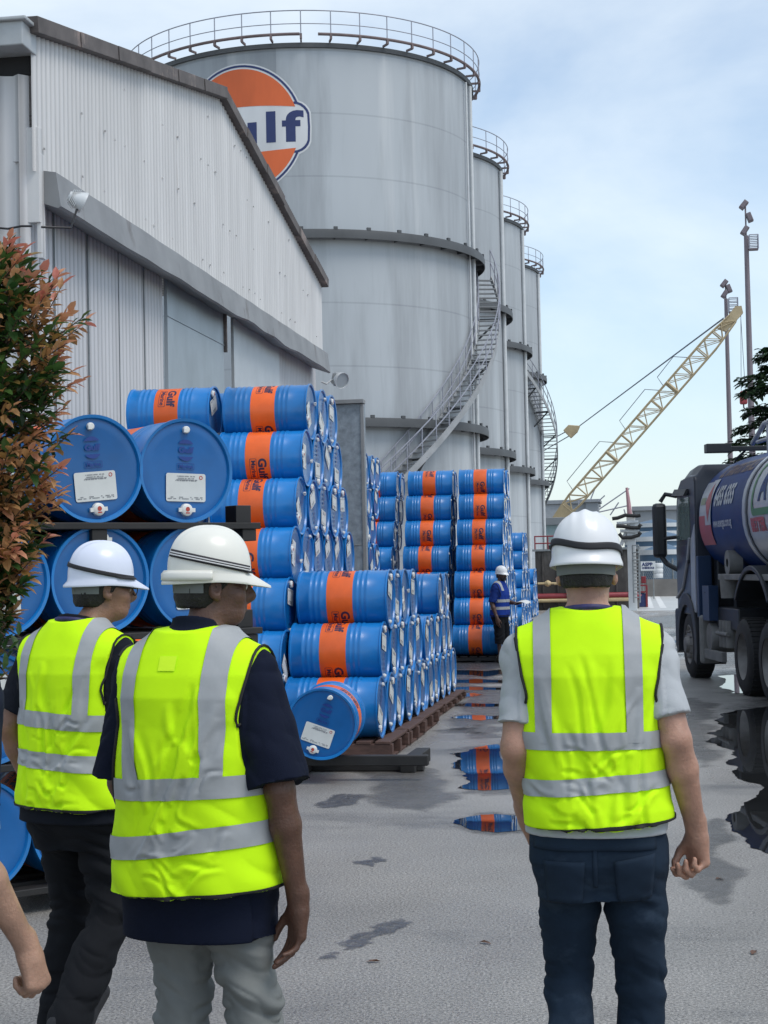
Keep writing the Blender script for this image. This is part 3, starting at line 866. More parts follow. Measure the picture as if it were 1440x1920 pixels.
mb = MB(); rl = .21 * RR
pts_hi = [(rl * math.cos(a), .40 * RR + rl * math.sin(a)) for a in [R(37 + 106 * k / 16) for k in range(17)]]
pts_lo = [(rl * math.cos(a), .40 * RR + rl * math.sin(a)) for a in [R(-37 - 106 * k / 16) for k in range(17)]]
bm_to(mb, poly_bm(pts_hi), lidmap(.003)); bm_to(mb, poly_bm(pts_lo), lidmap(.003))
bm_to(mb, text_bm('Gulf', .155 * RR, .0022, sx=1.2), lambda p: lidmap(.0035)(Vector((p.x, p.y + .40 * RR, 0))))
bm_to(mb, ring_bm([(x, y + .08 * RR) for x, y in rrect(.37 * RR, .13 * RR, .006)], [(x, y + .08 * RR) for x, y in rrect(.35 * RR, .11 * RR, .005)]), lidmap(.003))
bm_to(mb, text_bm('Marine', .105 * RR, .001), lambda p: lidmap(.0035)(Vector((p.x, p.y + .08 * RR, 0))))
P_emb = mb.build('emblem', M_navy, proto_parent)
# lettering round the band, repeated three times; reads downward
P_lets = []
for k in range(3):
    mb = MB()
    def wrapc(p, k=k):
        a = k * 2 * PI / 3 - p.x / DR       # p.x runs round the drum, p.y along the axis
        r_ = DR - .0031
        return Vector((-L2 + .475 * DL + p.y, -r_ * math.cos(a), r_ * math.sin(a)))
    bm_to(mb, slice_bm(text_bm('Gulf', .115, .0048, sx=1.12), .02), lambda p: wrapc(Vector((p.x, p.y + .045, 0))))
    bm_to(mb, slice_bm(text_bm('Marine', .062, .0014, sx=1.1), .02), lambda p: wrapc(Vector((p.x + .005, p.y - .045, 0))))
    o_ = rrect(.225, .072, .012); i_ = rrect(.217, .064, .010)
    bm_to(mb, slice_bm(ring_bm(o_, i_), .02), lambda p: wrapc(Vector((p.x + .005, p.y - .045, 0))))
    P_lets.append(mb.build('lettering', M_ink, proto_parent))
# a drum that shows only its long side and a sliver of lid
def strip_tree(o):
    for c in list(o.children): strip_tree(c)
    bpy.data.objects.remove(o)
far_parent = empty('drum', (0, 0, 0))
for p in (P_shell, P_band, P_lid, P_label, P_lets[0], P_lets[1], P_lets[2], P_b1, P_b2):
    c = p.copy(); COL.objects.link(c); c.parent = far_parent
ORD = ['first', 'second', 'third', 'fourth', 'fifth', 'sixth', 'seventh', 'eighth', 'ninth', 'tenth']
def rowname(i, n):
    if i == 0: return 'bottom row'
    if i == n - 1: return 'top row'
    return ORD[i] + ' row up'
n_drum = [0]
def place_drum(loc, rot, label, group, near=True):
    o = copy_tree(proto_parent if near else far_parent)
    o.location = loc; o.rotation_euler = rot
    tag(o, label, 'oil drum', group)
    n_drum[0] += 1
    return o
PITCH_D, ROWH, PAL = .572, .495, .11
def stack(desc, group, xr, y0, counts, rows, near=True, seed=0, limit=None, jit=.012, base=PAL, skip=()):
    """drums lie across (axis along X, lids to +X), nested rows along Y; counts per row from the bottom"""
    rr = random.Random(seed)
    for i in range(rows):
        n_ = counts[i]
        for k in range(n_):
            if (i, k) in skip: continue
            y = y0 + i * PITCH_D / 2 + k * PITCH_D
            loc = (xr - DL / 2 + rr.uniform(-jit, jit), y, base + DR + .004 + i * ROWH)
            rx = rr.choice((rr.uniform(-.6, .6), rr.uniform(-3.1, 3.1), R(180) + rr.uniform(-.5, .5)))
            place_drum(loc, (rx, 0, rr.uniform(-.006, .006)), 'blue drum, %s along, %s, %s' % (ORD[k], rowname(i, rows), desc), group, near)
M_pal = mat('pallet_wood', (.085, .045, .035), rough=.75, var=.35, vscale=6, stretch=(1, 4, 4), bump=.3, bscale=30)
M_palblk = mat('black_timber', (.016, .015, .015), rough=.6, var=.4, vscale=5)
def pallet(loc, w, d, h, label, m, group=None, rz=0.0, gap=.05):
    e = empty('pallet', loc, rz, label, 'pallet', group)
    mb = MB(); n_ = max(3, int(w / .16)); bw = w / n_
    for k in range(n_): mb.box((-w / 2 + bw * (k + .5), 0, h - .0125), (bw * .78, d, .025))
    for k in range(3): mb.box((-w / 2 + bw * .4 + (w - bw * .8) * k / 2, 0, .0125), (.1, d, .025))
    mb.build('deck_board', m, e, bevel=.004)
    for k in range(3):
        y = (-d / 2 + .05, 0, d / 2 - .05)[k]
        mb = MB(); mb.box((0, y, h / 2), (w, .09, h - .05 - .002)); mb.build('bearer', m, e, bevel=.004)
    return e
XR, XM, XL = -2.43, -3.45, -4.47
# --- stack A: tall one beside the warehouse (near)
Y_A = 14.95
stack('tall stack by the warehouse', 'drums in the tall stack by the warehouse', -3.34, Y_A, [9, 8, 7, 6, 5, 4, 3], 7, seed=11)
stack('leftmost near column behind the rack', 'drums in the leftmost near column', -4.34, Y_A - .1, [1, 1, 1, 1, 1, 1, 2], 7, seed=12)
# --- stack B: low one right in front of it
Y_B = 15.2
stack('low stack behind the fallen drum', 'drums in the low near stack', XR, Y_B, [6, 5, 4], 3, seed=4, base=.165)
# --- stack B2 further along the same line
Y_B2 = 18.75
stack('low long stack past the first', 'drums in the low long stack', XR - .08, Y_B2, [6, 5, 0], 3, near=True, seed=15)
for k in range(2):
    place_drum((XR - .08 - DL / 2, Y_B2 + PITCH_D * (3 + k), PAL + DR + 2 * ROWH), (.4 + k, 0, 0), 'blue drum, %s of two on top of low long stack' % ORD[k], 'drums in the low long stack')
# --- stack E behind the screen
stack('tall stack directly behind the grey screen', 'drums in the tall stack behind the screen', XL, 25.1, [7, 6, 5, 4, 3, 3, 3], 7, near=False, seed=16)
# --- stack C: the far wall of drums
Y_C = 30.4
stack('right column of far wall', 'drums in the far wall, right column', XR - .20, Y_C, [8, 7, 6, 5, 4, 3, 2], 7, near=False, seed=17)
stack('middle column of far wall', 'drums in the far wall, middle column', XM - .20, Y_C + .05, [3, 3, 3, 3, 2, 2, 2], 7, near=False, seed=18)
stack('left column of far wall', 'drums in the far wall, left column', XL - .26, Y_C, [2, 2, 2, 2, 2, 2, 2], 7, near=False, seed=19)
# --- stack D: last one along
stack('last stack before the brown tank', 'drums in the last far stack', -3.2, 43.5, [7, 6, 5, 4, 3], 5, near=False, seed=20)
stack('very last short stack near brown tank', 'drums in the very last short stack', -3.5, 52.5, [5, 4, 3], 3, near=False, seed=21)
# pallets below
def pal_row(xr, y0, y1, label, group, m=M_pal, h=PAL):
    n_ = max(1, round((y1 - y0) / 1.15)); d = (y1 - y0) / n_
    for k in range(n_):
        pallet((xr - .45 + .01 * (k % 2), y0 + d * (k + .5), 0), 1.06, d - .06, h, '%s, %s from the near end' % (label, ORD[k]), m, group)
pal_row(-3.34, 14.65, 19.85, 'wooden pallet under the tall stack by the warehouse', 'pallets under the tall near stack', M_palblk)
pal_row(XR + .05, 14.85, 18.4, 'red brown pallet under low stack behind fallen drum', 'pallets under the low near stack', h=.165)
pal_row(XR - .03, 18.45, 22.0, 'dark pallet under the low long stack', 'pallets under the low long stack')
pal_row(XR - .16, 30.1, 34.8, 'dark pallet under right column of the far wall', 'pallets under the far wall', M_palblk)
pal_row(XM - .2, 30.1, 32.3, 'dark pallet under middle column of the far wall', 'pallets under the far wall', M_palblk)
pal_row(XL - .26, 30.1, 31.4, 'dark pallet under left column of the far wall', 'pallets under the far wall', M_palblk)
pal_row(-3.2, 43.2, 47.4, 'dark pallet under the last stack by the brown tank', 'pallets under the last stack', M_palblk)
pal_row(-4.47, 24.8, 29.0, 'dark pallet behind the grey screen', 'pallets behind the screen', M_palblk)
pal_row(-4.34, 14.5, 15.7, 'dark pallet under the leftmost near column', 'pallets under the leftmost column', M_palblk)
# uprights of the raised brown pallet edge in front of the low stack
def timber(name, a, b_, w, h, label, m):
    mb = MB(); a, b_ = Vector(a), Vector(b_); c = (a + b_) / 2
    mb.M = Matrix.Translation(-c); mb.beam(a, b_, w, h); o = mb.build(name, m, bevel=.008); o.location = c
    return tag(o, label, 'timber')
# fallen drum
fc = atY(603, 1358, 13.15)
place_drum((fc.x - .04, fc.y + DL / 2, fc.z), (R(-20), 0, R(-90 + 5)), 'single blue drum lying end-on in front of the low stack', None, True)
b0 = fc.z - DR
ax = atY(575, 1424, 13.35); 
timber('timber_beam', (-3.3, 13.42, .165), (atY(803, 1408, 13.42).x, 13.42, .165), .09, .085, 'black timber beam under the fallen drum, nearer and upper of two', M_palblk)
timber('timber_beam', (-3.3, 14.05, .055), (atY(795, 1420, 14.05).x, 14.05, .055), .1, .1, 'black timber beam lying on the concrete behind its twin', M_palblk)
p = atZ(768, 1446)
timber('timber_block', (p.x, p.y - .12, .06), (p.x + .02, p.y + .75, .06), .13, .118, 'stubby black timber block lying at the end of the beams', M_palblk)
timber('timber_block', (-2.95, 13.3, .06), (-2.93, 14.2, .06), .13, .118, 'black timber block under the middle of the fallen drum', M_palblk)

# --- front-left rack: lids facing the viewer
ang = R(45.4)
axb = Vector((-math.sin(ang), math.cos(ang), 0)); rowd = Vector((math.cos(ang), math.sin(ang), 0))
P0 = Vector((-2.87, 8.41, 0))
lev = (.42, 1.06, 1.70, 2.29)
rz = math.atan2(-axb.y, -axb.x)
pos_w = {-1: 'left', 0: 'middle', 1: 'right'}
for li, z in enumerate(lev):
    sh = (-.10, -.03, .03, 0)[li]
    for k in (-1, 0, 1):
        f = P0 + rowd * (.572 * k + sh) + Vector((0, 0, z)); c = f + axb * (DL / 2)
        inv = li in (0, 1) or (li == 2 and k == 0)
        rx = (PI if inv else 0) + (R(3), R(-4), R(1.5), R(-2), R(5), R(-1))[(li * 3 + k + 1) % 6]
        place_drum(c, (rx, 0, rz + R((1, -1, .5)[(k + li) % 3])), 'blue drum with its lid facing out, %s, %s of the near left rack' % (pos_w[k], rowname(li, 4)), 'drums in the near left rack')
    # rack deck under this level
    e = empty('rack_pallet', P0 + rowd * 0.02 + axb * (DL / 2) + Vector((0, 0, z - DR - .075)), ang, 'black pallet under the %s of lid-out drums' % rowname(li, 4), 'pallet', 'black pallets of the near left rack')
    mb = MB()
    for k in range(5): mb.box((0, -DL / 2 + .02 + (DL - .04) * k / 4, .052), (2.0, .1, .036))
    mb.build('deck_board', M_palblk, e, bevel=.004)
    for x in (-.9, 0, .93):
        mb = MB(); mb.box((x, 0, .0), (.09, DL + .04, .066)); mb.build('bearer', M_palblk, e, bevel=.004)
    mb = MB(); mb.box((.93, -DL / 2 + .1, .12), (.1, .12, .1)); mb.build('chock', M_palblk, e, bevel=.004)
strip_tree(proto_parent); strip_tree(far_parent)
# ================================================================== tanker truck
M_tr_dark = mat('truck_dark', (.014, .017, .022), rough=.45, var=.3, vscale=3)
M_tr_cab = mat('truck_cab', (.008, .013, .026), rough=.4, var=.15, vscale=2, coat=.1)
M_tr_blue = mat('tank_blue', (.002, .026, .13), rough=.42, var=.2, vscale=2, spec=.15)
M_tr_white = mat('tank_white', (.36, .38, .42), rough=.35, var=.15, vscale=2, coat=.2)
M_tr_stripe = mat('tank_stripe', (.03, .035, .05), rough=.3, var=.1)
M_tyre = mat('tyre_rubber', (.016, .016, .017), rough=.75, var=.3, vscale=8)
M_rim = mat('wheel_rim', (.20, .19, .18), rough=.5, metal=.3, var=.3, vscale=6)
M_win = mat('cab_glass', (.02, .03, .035), rough=.04, var=.1)
M_mudgrey = mat('road_dirt_grey', (.17, .17, .165), rough=.6, var=.3, vscale=4)
M_boxblue = mat('toolbox_blue', (.010, .032, .085), rough=.4, var=.2)
fw = atZ(1311, 1270); THETA = R(9.6)
trot = Matrix.Rotation(THETA, 3, 'Z')
torg = fw - trot @ Vector((-1.08, 0, 0))
truck = empty('tanker_truck', (torg.x, torg.y, 0), THETA, 'dark blue tanker truck parked at the right beside the big puddle', 'tanker truck')
# cab: side profile in (y,z), extruded across
def cab_prof(): return [(.86, .95), (.88, 1.5), (.84, 2.1), (.74, 2.72), (.62, 3.0), (.35, 3.16), (-.2, 3.2), (-.66, 3.18), (-.72, 3.05), (-.72, .95)]
mb = MB()
pr_ = cab_prof(); n_ = len(pr_); secs = [(-1.22, .93), (-1.17, .975), (-1.05, 1.0), (1.05, 1.0), (1.17, .975), (1.22, .93)]
vs_ = []
for x, k in secs:
    for (y, z) in pr_:
        zz = z if z < 2.6 else 2.6 + (z - 2.6) * (1 if abs(x) < 1.1 else .72)
        vs_.append((x, .3 + (y - .3) * (k if y > 0 else 1), zz))
fs = [tuple(range(n_)), tuple((len(secs) - 1) * n_ + j for j in range(n_ - 1, -1, -1))]
for i in range(len(secs) - 1):
    for j in range(n_): fs.append((i * n_ + j, i * n_ + (j + 1) % n_, (i + 1) * n_ + (j + 1) % n_, (i + 1) * n_ + j))
mb.add(vs_, fs); cab = mb.build('cab', M_tr_cab, truck, smooth=35, bevel=.03)
mb = MB()   # side door with window
mb.prism([(-1.235, .7, 1.1), (-1.235, -.35, 1.1), (-1.235, -.35, 2.0), (-1.235, .74, 2.0)], (.02, 0, 0)); door = mb.build('door', mat('cab_door', (.016, .024, .045), rough=.35, var=.15, coat=.15), truck, bevel=.01)
mb = MB(); mb.prism([(-1.24, .68, 2.08), (-1.24, -.3, 2.08), (-1.235, -.3, 2.72), (-1.235, .52, 2.72)], (.02, 0, 0)); mb.build('side_window', mat('side_glass', (.16, .21, .20), rough=.06, var=.3, vscale=3), door)  # pale green glass colour stands in for sky light coming through
mb = MB(); mb.box((-1.25, -.2, 1.75), (.03, .2, .05)); mb.build('handle', M_tr_dark, door, bevel=.008)
mb = MB(); mb.prism([(-1.238, -.36, 1.0), (-1.238, -.7, 1.0), (-1.238, -.7, 2.3), (-1.238, -.40, 2.05)], (.016, 0, 0)); mb.build('door_decal', M_tr_white, truck)
mb = MB(); mb.tube([(-1.25, .7, 1.2), (-1.25, .2, 1.35), (-1.25, -.2, 1.75), (-1.25, -.4, 2.1)], .022, 6); mb.build('decal_stripe', M_tr_white, truck)
mb = MB(); mb.box((0, .84, 2.2), (2.1, .05, .9), Matrix.Rotation(R(-8), 3, 'X')); mb.build('windscreen', M_win, truck)
mb = MB(); mb.prism([(-1.30, .7, 2.78), (-1.30, -.25, 2.74), (-1.25, -.25, 2.84), (-1.25, .7, 2.88)], (.05, 0, 0)); mb.build('wind_deflector', M_tr_dark, door)
mb = MB(); mb.prism([(-1.1, .7, 2.95), (1.1, .7, 2.95), (1.15, 1.0, 2.78), (-1.15, 1.0, 2.78)], (0, 0, .04)); mb.build('sun_visor', M_tr_dark, truck, bevel=.01)
# mirror
mb = MB(); mb.box((-1.44, 1.0, 2.25), (.22, .14, .86)); mir = mb.build('mirror', M_tr_dark, truck, bevel=.06)
for pth, r_ in (([(-1.2, .8, 2.78), (-1.34, .98, 2.82), (-1.42, 1.0, 2.7)], .035), ([(-1.2, .75, 1.62), (-1.34, .96, 1.72), (-1.42, 1.0, 1.84)], .04), ([(-1.2, .8, 2.14), (-1.4, .98, 2.12)], .03)):
    mb = MB(); mb.tube(pth, r_, 8); mb.build('mirror_arm', M_tr_dark, mir)
# wheels
def wheel(y, x, dual=False):
    mb = MB(); mb.M = Matrix.Translation((x, y, .5)); w = .16
    mb.lathe([(.30, -w), (.44, -w), (.485, -w + .03), (.502, -w + .07), (.502, w - .07), (.485, w - .03), (.44, w), (.30, w)], 40, 'X')
    for k in range(40):
        a = 2 * PI * k / 40; rot = Matrix.Rotation(a, 3, 'X')
        mb.box(rot @ Vector((0, 0, .502)), (.25, .045, .014), rot)
    t = mb.build('wheel', M_tyre, truck, smooth=40)
    sg = -1 if x < 0 else 1
    mb = MB(); mb.M = Matrix.Translation((x, y, .5))
    if dual: mb.lathe([(.31, sg * .15), (.29, sg * .12), (.25, sg * -.02), (.13, sg * -.04), (.12, sg * .06), (0, sg * .07)], 28, 'X')
    else: mb.lathe([(.31, sg * .15), (.28, sg * .16), (.24, sg * .12), (.17, sg * .17), (.13, sg * .17), (.11, sg * .22), (0, sg * .23)], 28, 'X')
    for k in range(10):
        a = 2 * PI * k / 10; mb.tube([(sg * (-.04 if dual else .13), .2 * math.cos(a), .2 * math.sin(a)), (sg * (.02 if dual else .185), .2 * math.cos(a), .2 * math.sin(a))], .018, 6)
    mb.build('rim', M_rim, t, smooth=40)
AX = (0, -3.6, -4.95)
for x in (-1.06, 1.06): wheel(0, x)
for y in AX[1:]:
    for sg in (-1, 1): wheel(y, sg * 1.08, True); wheel(y, sg * .74, True)
# front fender arch
def arch(y, x0, x1, r0, r1, a0, a1, name, m, nn=14):
    mb = MB(); vs_ = []
    for i in range(nn + 1):
        a = R(a0 + (a1 - a0) * i / nn); c_, s_ = math.cos(a), math.sin(a)
        for (x, r_) in ((x0, r0), (x0, r1), (x1, r1), (x1, r0)): vs_.append((x, y + r_ * c_, .5 + r_ * s_))
    fs = [(0, 1, 2, 3), tuple(nn * 4 + j for j in (3, 2, 1, 0))]
    for i in range(nn):
        for j in range(4): fs.append((i * 4 + j, i * 4 + (j + 1) % 4, (i + 1) * 4 + (j + 1) % 4, (i + 1) * 4 + j))
    mb.add(vs_, fs); return mb.build(name, m, truck, smooth=40, bevel=.01)
arch(0, -1.26, -.82, .60, .78, -12, 200, 'fender', M_tr_dark); arch(0, .82, 1.26, .60, .78, -12, 200, 'fender', M_tr_dark)
arch(-4.22, -1.26, -.55, 1.12, 1.18, 40, 140, 'rear_fender', M_tr_dark); arch(-4.22, .55, 1.26, 1.12, 1.18, 40, 140, 'rear_fender', M_tr_dark)
mb = MB(); mb.box((-1.14, .78, .72), (.22, .3, .62)); mb.box((0, .88, .62), (2.3, .16, .5)); mb.build('bumper', M_tr_dark, truck, bevel=.04)
# chassis and running gear
mb = MB()
for x in (-.42, .42): mb.box((x, -3.2, .98), (.09, 8.8, .26))
mb.build('chassis_rail', M_tr_dark, truck)
mb = MB(); mb.box((0, -.95, 1.2), (2.0, .35, 1.4)); mb.build('intake_box', M_tr_dark, truck, bevel=.02)
mb = MB(); mb.box((-1.12, -1.02, .62), (.28, .13, .70)); mb.build('air_tank_bracket', M_mudgrey, truck, bevel=.04)
mb = MB(); mb.M = Matrix.Translation((-1.0, -1.35, .66)); mb.lathe([(0, -.19), (.2, -.19), (.22, -.16), (.22, .16), (.2, .19), (0, .19)], 24, 'X'); mb.box((0, .0, .3), (.34, .3, .12)); mb.build('silencer', M_mudgrey, truck, smooth=40)
mb = MB(); mb.box((-1.18, -1.55, .42), (.07, 1.45, .14)); mb.build('side_guard', M_mudgrey, truck, bevel=.012)
mb = MB(); mb.box((-1.16, -1.35, 1.15), (.14, .44, .5)); mb.box((-1.235, -1.3, 1.3), (.012, .1, .012)); mb.build('toolbox', M_boxblue, truck, bevel=.015)
mb = MB(); mb.box((-1.14, -.86, 1.38), (.2, .14, .9)); mb.build('side_pillar', M_boxblue, truck, bevel=.01)
mb = MB()
for k in range(3): mb.tube([(-1.08, -1.85 - .22 * k, .55), (-1.08, -1.85 - .22 * k, .92)], .075, 12)
mb.tube([(-1.16, -1.75, .74), (-1.16, -2.45, .74)], .03, 8); mb.build('air_bottle', M_mudgrey, truck, smooth=50)
mb = MB(); mb.box((-.85, -2.1, .95), (.5, 1.5, .3)); mb.box((-.7, -1.6, .8), (.4, .5, .5)); mb.build('pump_unit', M_tr_dark, truck, bevel=.02)
mb = MB(); mb.box((-1.1, -4.0, 1.53), (.25, 3.6, .08)); mb.build('catwalk', M_mudgrey, truck, bevel=.01)
mb = MB(); mb.M = Matrix.Translation((-1.1, -2.65, 1.72)); mb.lathe([(.06, -.09), (.17, -.09), (.17, .09), (.06, .09)], 20, 'X'); mb.build('hose_reel', M_mudgrey, truck, smooth=40)
mb = MB(); mb.M = Matrix.Translation((-1.12, -2.5, 1.40)); mb.lathe([(0, -.16), (.13, -.16), (.15, .16), (.13, .16), (.12, -.1)], 18, 'Z'); mb.build('bucket', M_mudgrey, truck, smooth=40)
# tank barrel: a flattened ellipse
TZ, TA, TB = 2.36, 1.22, .93
def tank_ring(y, k=1.0, n=48):
    return [((TA * k) * math.copysign(abs(math.cos(2 * PI * j / n)) ** .88, math.cos(2 * PI * j / n)), y, TZ + (TB * k) * math.copysign(abs(math.sin(2 * PI * j / n)) ** .88, math.sin(2 * PI * j / n))) for j in range(n)]
def tank_part(rings, name, m, cap0=False, cap1=False):
    mb = MB(); n = 48; vs_ = []
    for (y, k) in rings: vs_ += tank_ring(y, k)
    fs = []
    for i in range(len(rings) - 1):
        for j in range(n): fs.append((i * n + j, i * n + (j + 1) % n, (i + 1) * n + (j + 1) % n, (i + 1) * n + j))
    if cap0: fs.append(tuple(range(n - 1, -1, -1)))
    if cap1: fs.append(tuple((len(rings) - 1) * n + j for j in range(n)))
    mb.add(vs_, fs); return mb.build(name, m, truck, smooth=45)
YT0, YB = -1.0, -3.85
barrel = tank_part([(YT0 + .14, .55), (YT0 + .09, .85), (YT0 + .03, .96), (YT0, 1), (YB, 1)], 'tank_barrel', M_tr_blue, cap0=True)
tank_part([(YB, 1), (YB, 1.022), (YB - .14, 1.022), (YB - .14, 1)], 'tank_band', M_tr_white)
tank_part([(YB - .14, 1), (YB - .14, 1.012), (YB - .2, 1.012), (YB - .2, 1)], 'tank_band', M_tr_stripe)
tank_part([(YB - .2, 1), (-8.0, 1), (-8.03, .96), (-8.09, .85), (-8.14, .55)], 'tank_barrel', M_tr_white, cap1=True)
mb = MB(); 
for y in (-2.0, -4.0, -6.0, -7.6): mb.box((0, y, 1.3), (1.9, .16, .44))
mb.build('tank_saddle', M_tr_dark, truck)
# markings on the left flank: p.x along the truck (to the rear), p.y along the girth
def flank(y0, zc, off=.006):
    def fn(p):
        z = zc + p.y; s_ = (z - TZ) / TB; s_ = max(-.999, min(.999, s_))
        c = (1 - abs(s_) ** (1 / .44)) ** .44
        return Vector((-(TA * c) - off, y0 - p.x, z))
    return fn
def decal(name, bm, y0, zc, m, off=.006, par=None):
    mb = MB(); bm_to(mb, slice_bm(bm, .08, 1), flank(y0, zc, off)); return mb.build(name, m, par or barrel)
M_plac_red = mat('placard_red', (.36, .05, .06), rough=.4, var=.15)
M_orange2 = mat('faded_orange', (.09, .045, .035), rough=.4, var=.4, vscale=8)
sign = decal('hazard_placard', poly_bm([(0, 0), (.78, 0), (.78, .9), (0, .9)]), YT0 - .06, 1.98, M_tr_white, .006)
decal('placard_field', poly_bm([(0, 0), (.78, 0), (.78, .42), (0, .42)]), YT0 - .06, 1.98, M_plac_red, .011, sign)
decal('placard_diamond_ground', poly_bm([(.42, .28), (.80, .28), (.80, .92), (.42, .92)]), YT0 - .06, 1.98, M_tr_white, .014, sign)
decal('placard_diamond', poly_bm([(.61, .32), (.78, .60), (.61, .88), (.44, .60)]), YT0 - .06, 1.98, M_plac_red, .018, sign)
decal('placard_line', poly_bm([(.05, .58), (.36, .58), (.36, .68), (.05, .68)]), YT0 - .06, 1.98, mat('placard_olive', (.2, .22, .12), rough=.4), .011, sign)
decal('lettering', text_bm('6455 6355', .36, .014, align='LEFT', sx=.78), YT0 - .98, 2.63, M_tr_white)
decal('lettering', text_bm('www.energas.com.sg', .17, .005, align='LEFT', sx=.78), YT0 - .98, 2.27, M_tr_white)
decal('lettering', text_bm('OIL TRANSPORT SERVICES', .22, .008, align='LEFT', sx=.80), YT0 - .5, 3.0, M_orange2)
M_green = mat('decal_green', (.03, .16, .05), rough=.4)
lg = decal('decal_frame', ring_bm(rrect(1.1, .72, .12), rrect(.92, .54, .08)), YB - .95, 2.66, M_green)
decal('lettering', text_bm('A', .55, .02), YB - .95, 2.66, M_tr_blue)
decal('lettering', text_bm('BETTER', .22, .014, align='LEFT'), YB - .35, 2.18, M_plac_red)
# top fittings
mb = MB(); mb.box((-.95, -1.15, 3.38), (.36, .2, .13)); mb.box((-.35, -1.15, 3.37), (.9, .1, .07)); mb.tube([(-.55, -1.15, 3.34), (-.68, -1.1, 3.22), (-.72, -1.05, 3.06)], .02, 6); mb.build('loading_arm', M_tr_dark, truck, bevel=.01)
mb = MB(); mb.tube([(-.5, -1.4, 3.42), (-.52, -2.2, 3.64), (-.52, -7.5, 3.7)], .035, 8); mb.tube([(-.5, -1.7, 3.42), (-.5, -2.6, 3.42)], .03, 8)
for y in (-2.4, -4, -5.6, -7.2): mb.tube([(-.52, y, 3.2), (-.52, y, 3.66)], .025, 8)
mb.build('top_rail', M_tr_white, truck)
mb = MB(); mb.box((-.1, -2.7, 3.4), (.6, .9, .34)); mb.box((.0, -5, 3.38), (.6, .7, .3)); mb.build('manway', M_tr_dark, truck, bevel=.04)
mb = MB(); mb.box((0, -8.1, 1.0), (2.3, .1, .2)); mb.build('rear_bumper', M_tr_dark, truck)

# ================================================================== crane
M_crane = mat('crane_yellow', (.44, .35, .21), rough=.55, var=.25, vscale=1.5)
M_cable = mat('wire_rope', (.12, .14, .18), rough=.6, var=.2)
YCR = 122.0
foot, tip = atY(1036, 985, YCR), atY(1392, 576, YCR)
crane = empty('lattice_crane', (foot.x, YCR, 0), 0, 'yellow lattice boom crane rising from behind the grey tanks', 'crane')
OC = Vector((foot.x, YCR, 0))
bd = (tip - foot); BL = bd.length; bd.normalize()
bn = Vector((0, 1, 0)); bu = bd.cross(bn).normalized()
if bu.z < 0: bu = -bu
def bp(t, u, v): return foot + bd * (BL * t) + bu * u + bn * v - OC
def half(t): return .55 * min(1, .25 + t / .10 * .75) if t < .1 else (.55 if t < .84 else .55 - .33 * (t - .84) / .16)
mb = MB()
NS = 24
for su in (-1, 1):
    for sv in (-1, 1):
        for i in range(NS):
            t0, t1 = i / NS * .95, (i + 1) / NS * .95
            mb.tube([bp(t0, su * half(t0), sv * half(t0)), bp(t1, su * half(t1), sv * half(t1))], .058, 6)
boom = mb.build('boom_chord', M_crane, crane)
mb = MB()
for i in range(NS):
    t0, t1 = i / NS * .95, (i + 1) / NS * .95
    for sv in (-1, 1):
        if i % 2 == 0: mb.tube([bp(t0, -half(t0), sv * half(t0)), bp(t0, half(t0), sv * half(t0))], .055 if i % 8 else .12, 6)
        a = (1, -1) if i % 2 else (-1, 1)
        mb.tube([bp(t0, a[0] * half(t0), sv * half(t0)), bp(t1, a[1] * half(t1), sv * half(t1))], .034, 6)
        if i % 2 == 0 and i < NS - 1:
            t2 = (i + 2) / NS * .95; mb.tube([bp(t0, half(t0), sv * half(t0)), bp(t2, -half(t2), sv * half(t2))], .03, 6)
mb.build('lacing', M_crane, boom)
mb = MB(); c = [bp(.89, .30, -.3), bp(.985, .42, -.3), bp(1.0, .1, -.3), bp(.985, -.32, -.3), bp(.9, -.28, -.3)]; mb.prism(c, (0, .6, 0)); mb.build('boom_head', M_crane, crane)
mb = MB(); c = [bp(.0, .3, -.5), bp(.09, .56, -.5), bp(.09, -.56, -.5), bp(.0, -.3, -.5)]; mb.prism(c, (0, 1.0, 0)); mb.build('boom_foot', M_crane, crane)
bail = atY(1074, 808, YCR) - OC; mast_top = atY(980, 868, YCR) - OC
for k, (a, b_) in enumerate(((bp(.93, .5, -.25), bail), (bp(.93, .5, .25), bail), (bail + Vector((0, -.1, .2)), mast_top + Vector((0, 0, .6))), (bail + Vector((0, .1, -.2)), mast_top))):
    mb = MB(); mb.tube([a, b_], .04, 6); mb.build('pendant_rope', M_cable, crane)
mb = MB(); h = .22; mb.prism([bail + Vector(p) for p in ((-.7, -h, .05), (-.3, -h, .45), (.55, -h, .35), (.35, -h, -.1), (-.15, -h, -.55))], (0, 2 * h, 0)); mb.build('bail', M_crane, crane, bevel=.05)
hk = atY(1394, 746, YCR) - OC
for dx in (-.15, .15):
    mb = MB(); mb.tube([bp(.98, -.2, dx), hk + Vector((dx, 0, .4))], .022, 6); mb.build('hoist_rope', M_cable, crane)
mb = MB(); mb.box(hk, (.55, .4, .95)); mb.build('hook_block', mat('hook_red', (.30, .04, .05), rough=.5, var=.2), crane, bevel=.12)
mb = MB(); mb.tube([hk + Vector((0, 0, -.4)), hk + Vector((0, 0, -.7)), hk + Vector((.15, 0, -.85)), hk + Vector((.25, 0, -.7))], .06, 6); mb.build('hook', M_blacksteel, crane)
mb = MB()
for t0, t1 in ((.14, .36), (.42, .60), (.62, .75)):
    mb.tube([bp(t0, .6, .3), bp(t0 + .01, 1.35, .3), bp(t1 - .03, 1.45, .3), bp(t1, .6, .3)], .03, 6)
mb.build('boom_handrail', M_cable, crane)
mb = MB(); mb.box((-4.2, 0, 2.5), (6.4, 3.2, 2.2)); mb.box((-1.2, -1.9, 2.6), (1.8, .9, 2.0)); mb.build('machinery_house', M_crane, crane, bevel=.1)
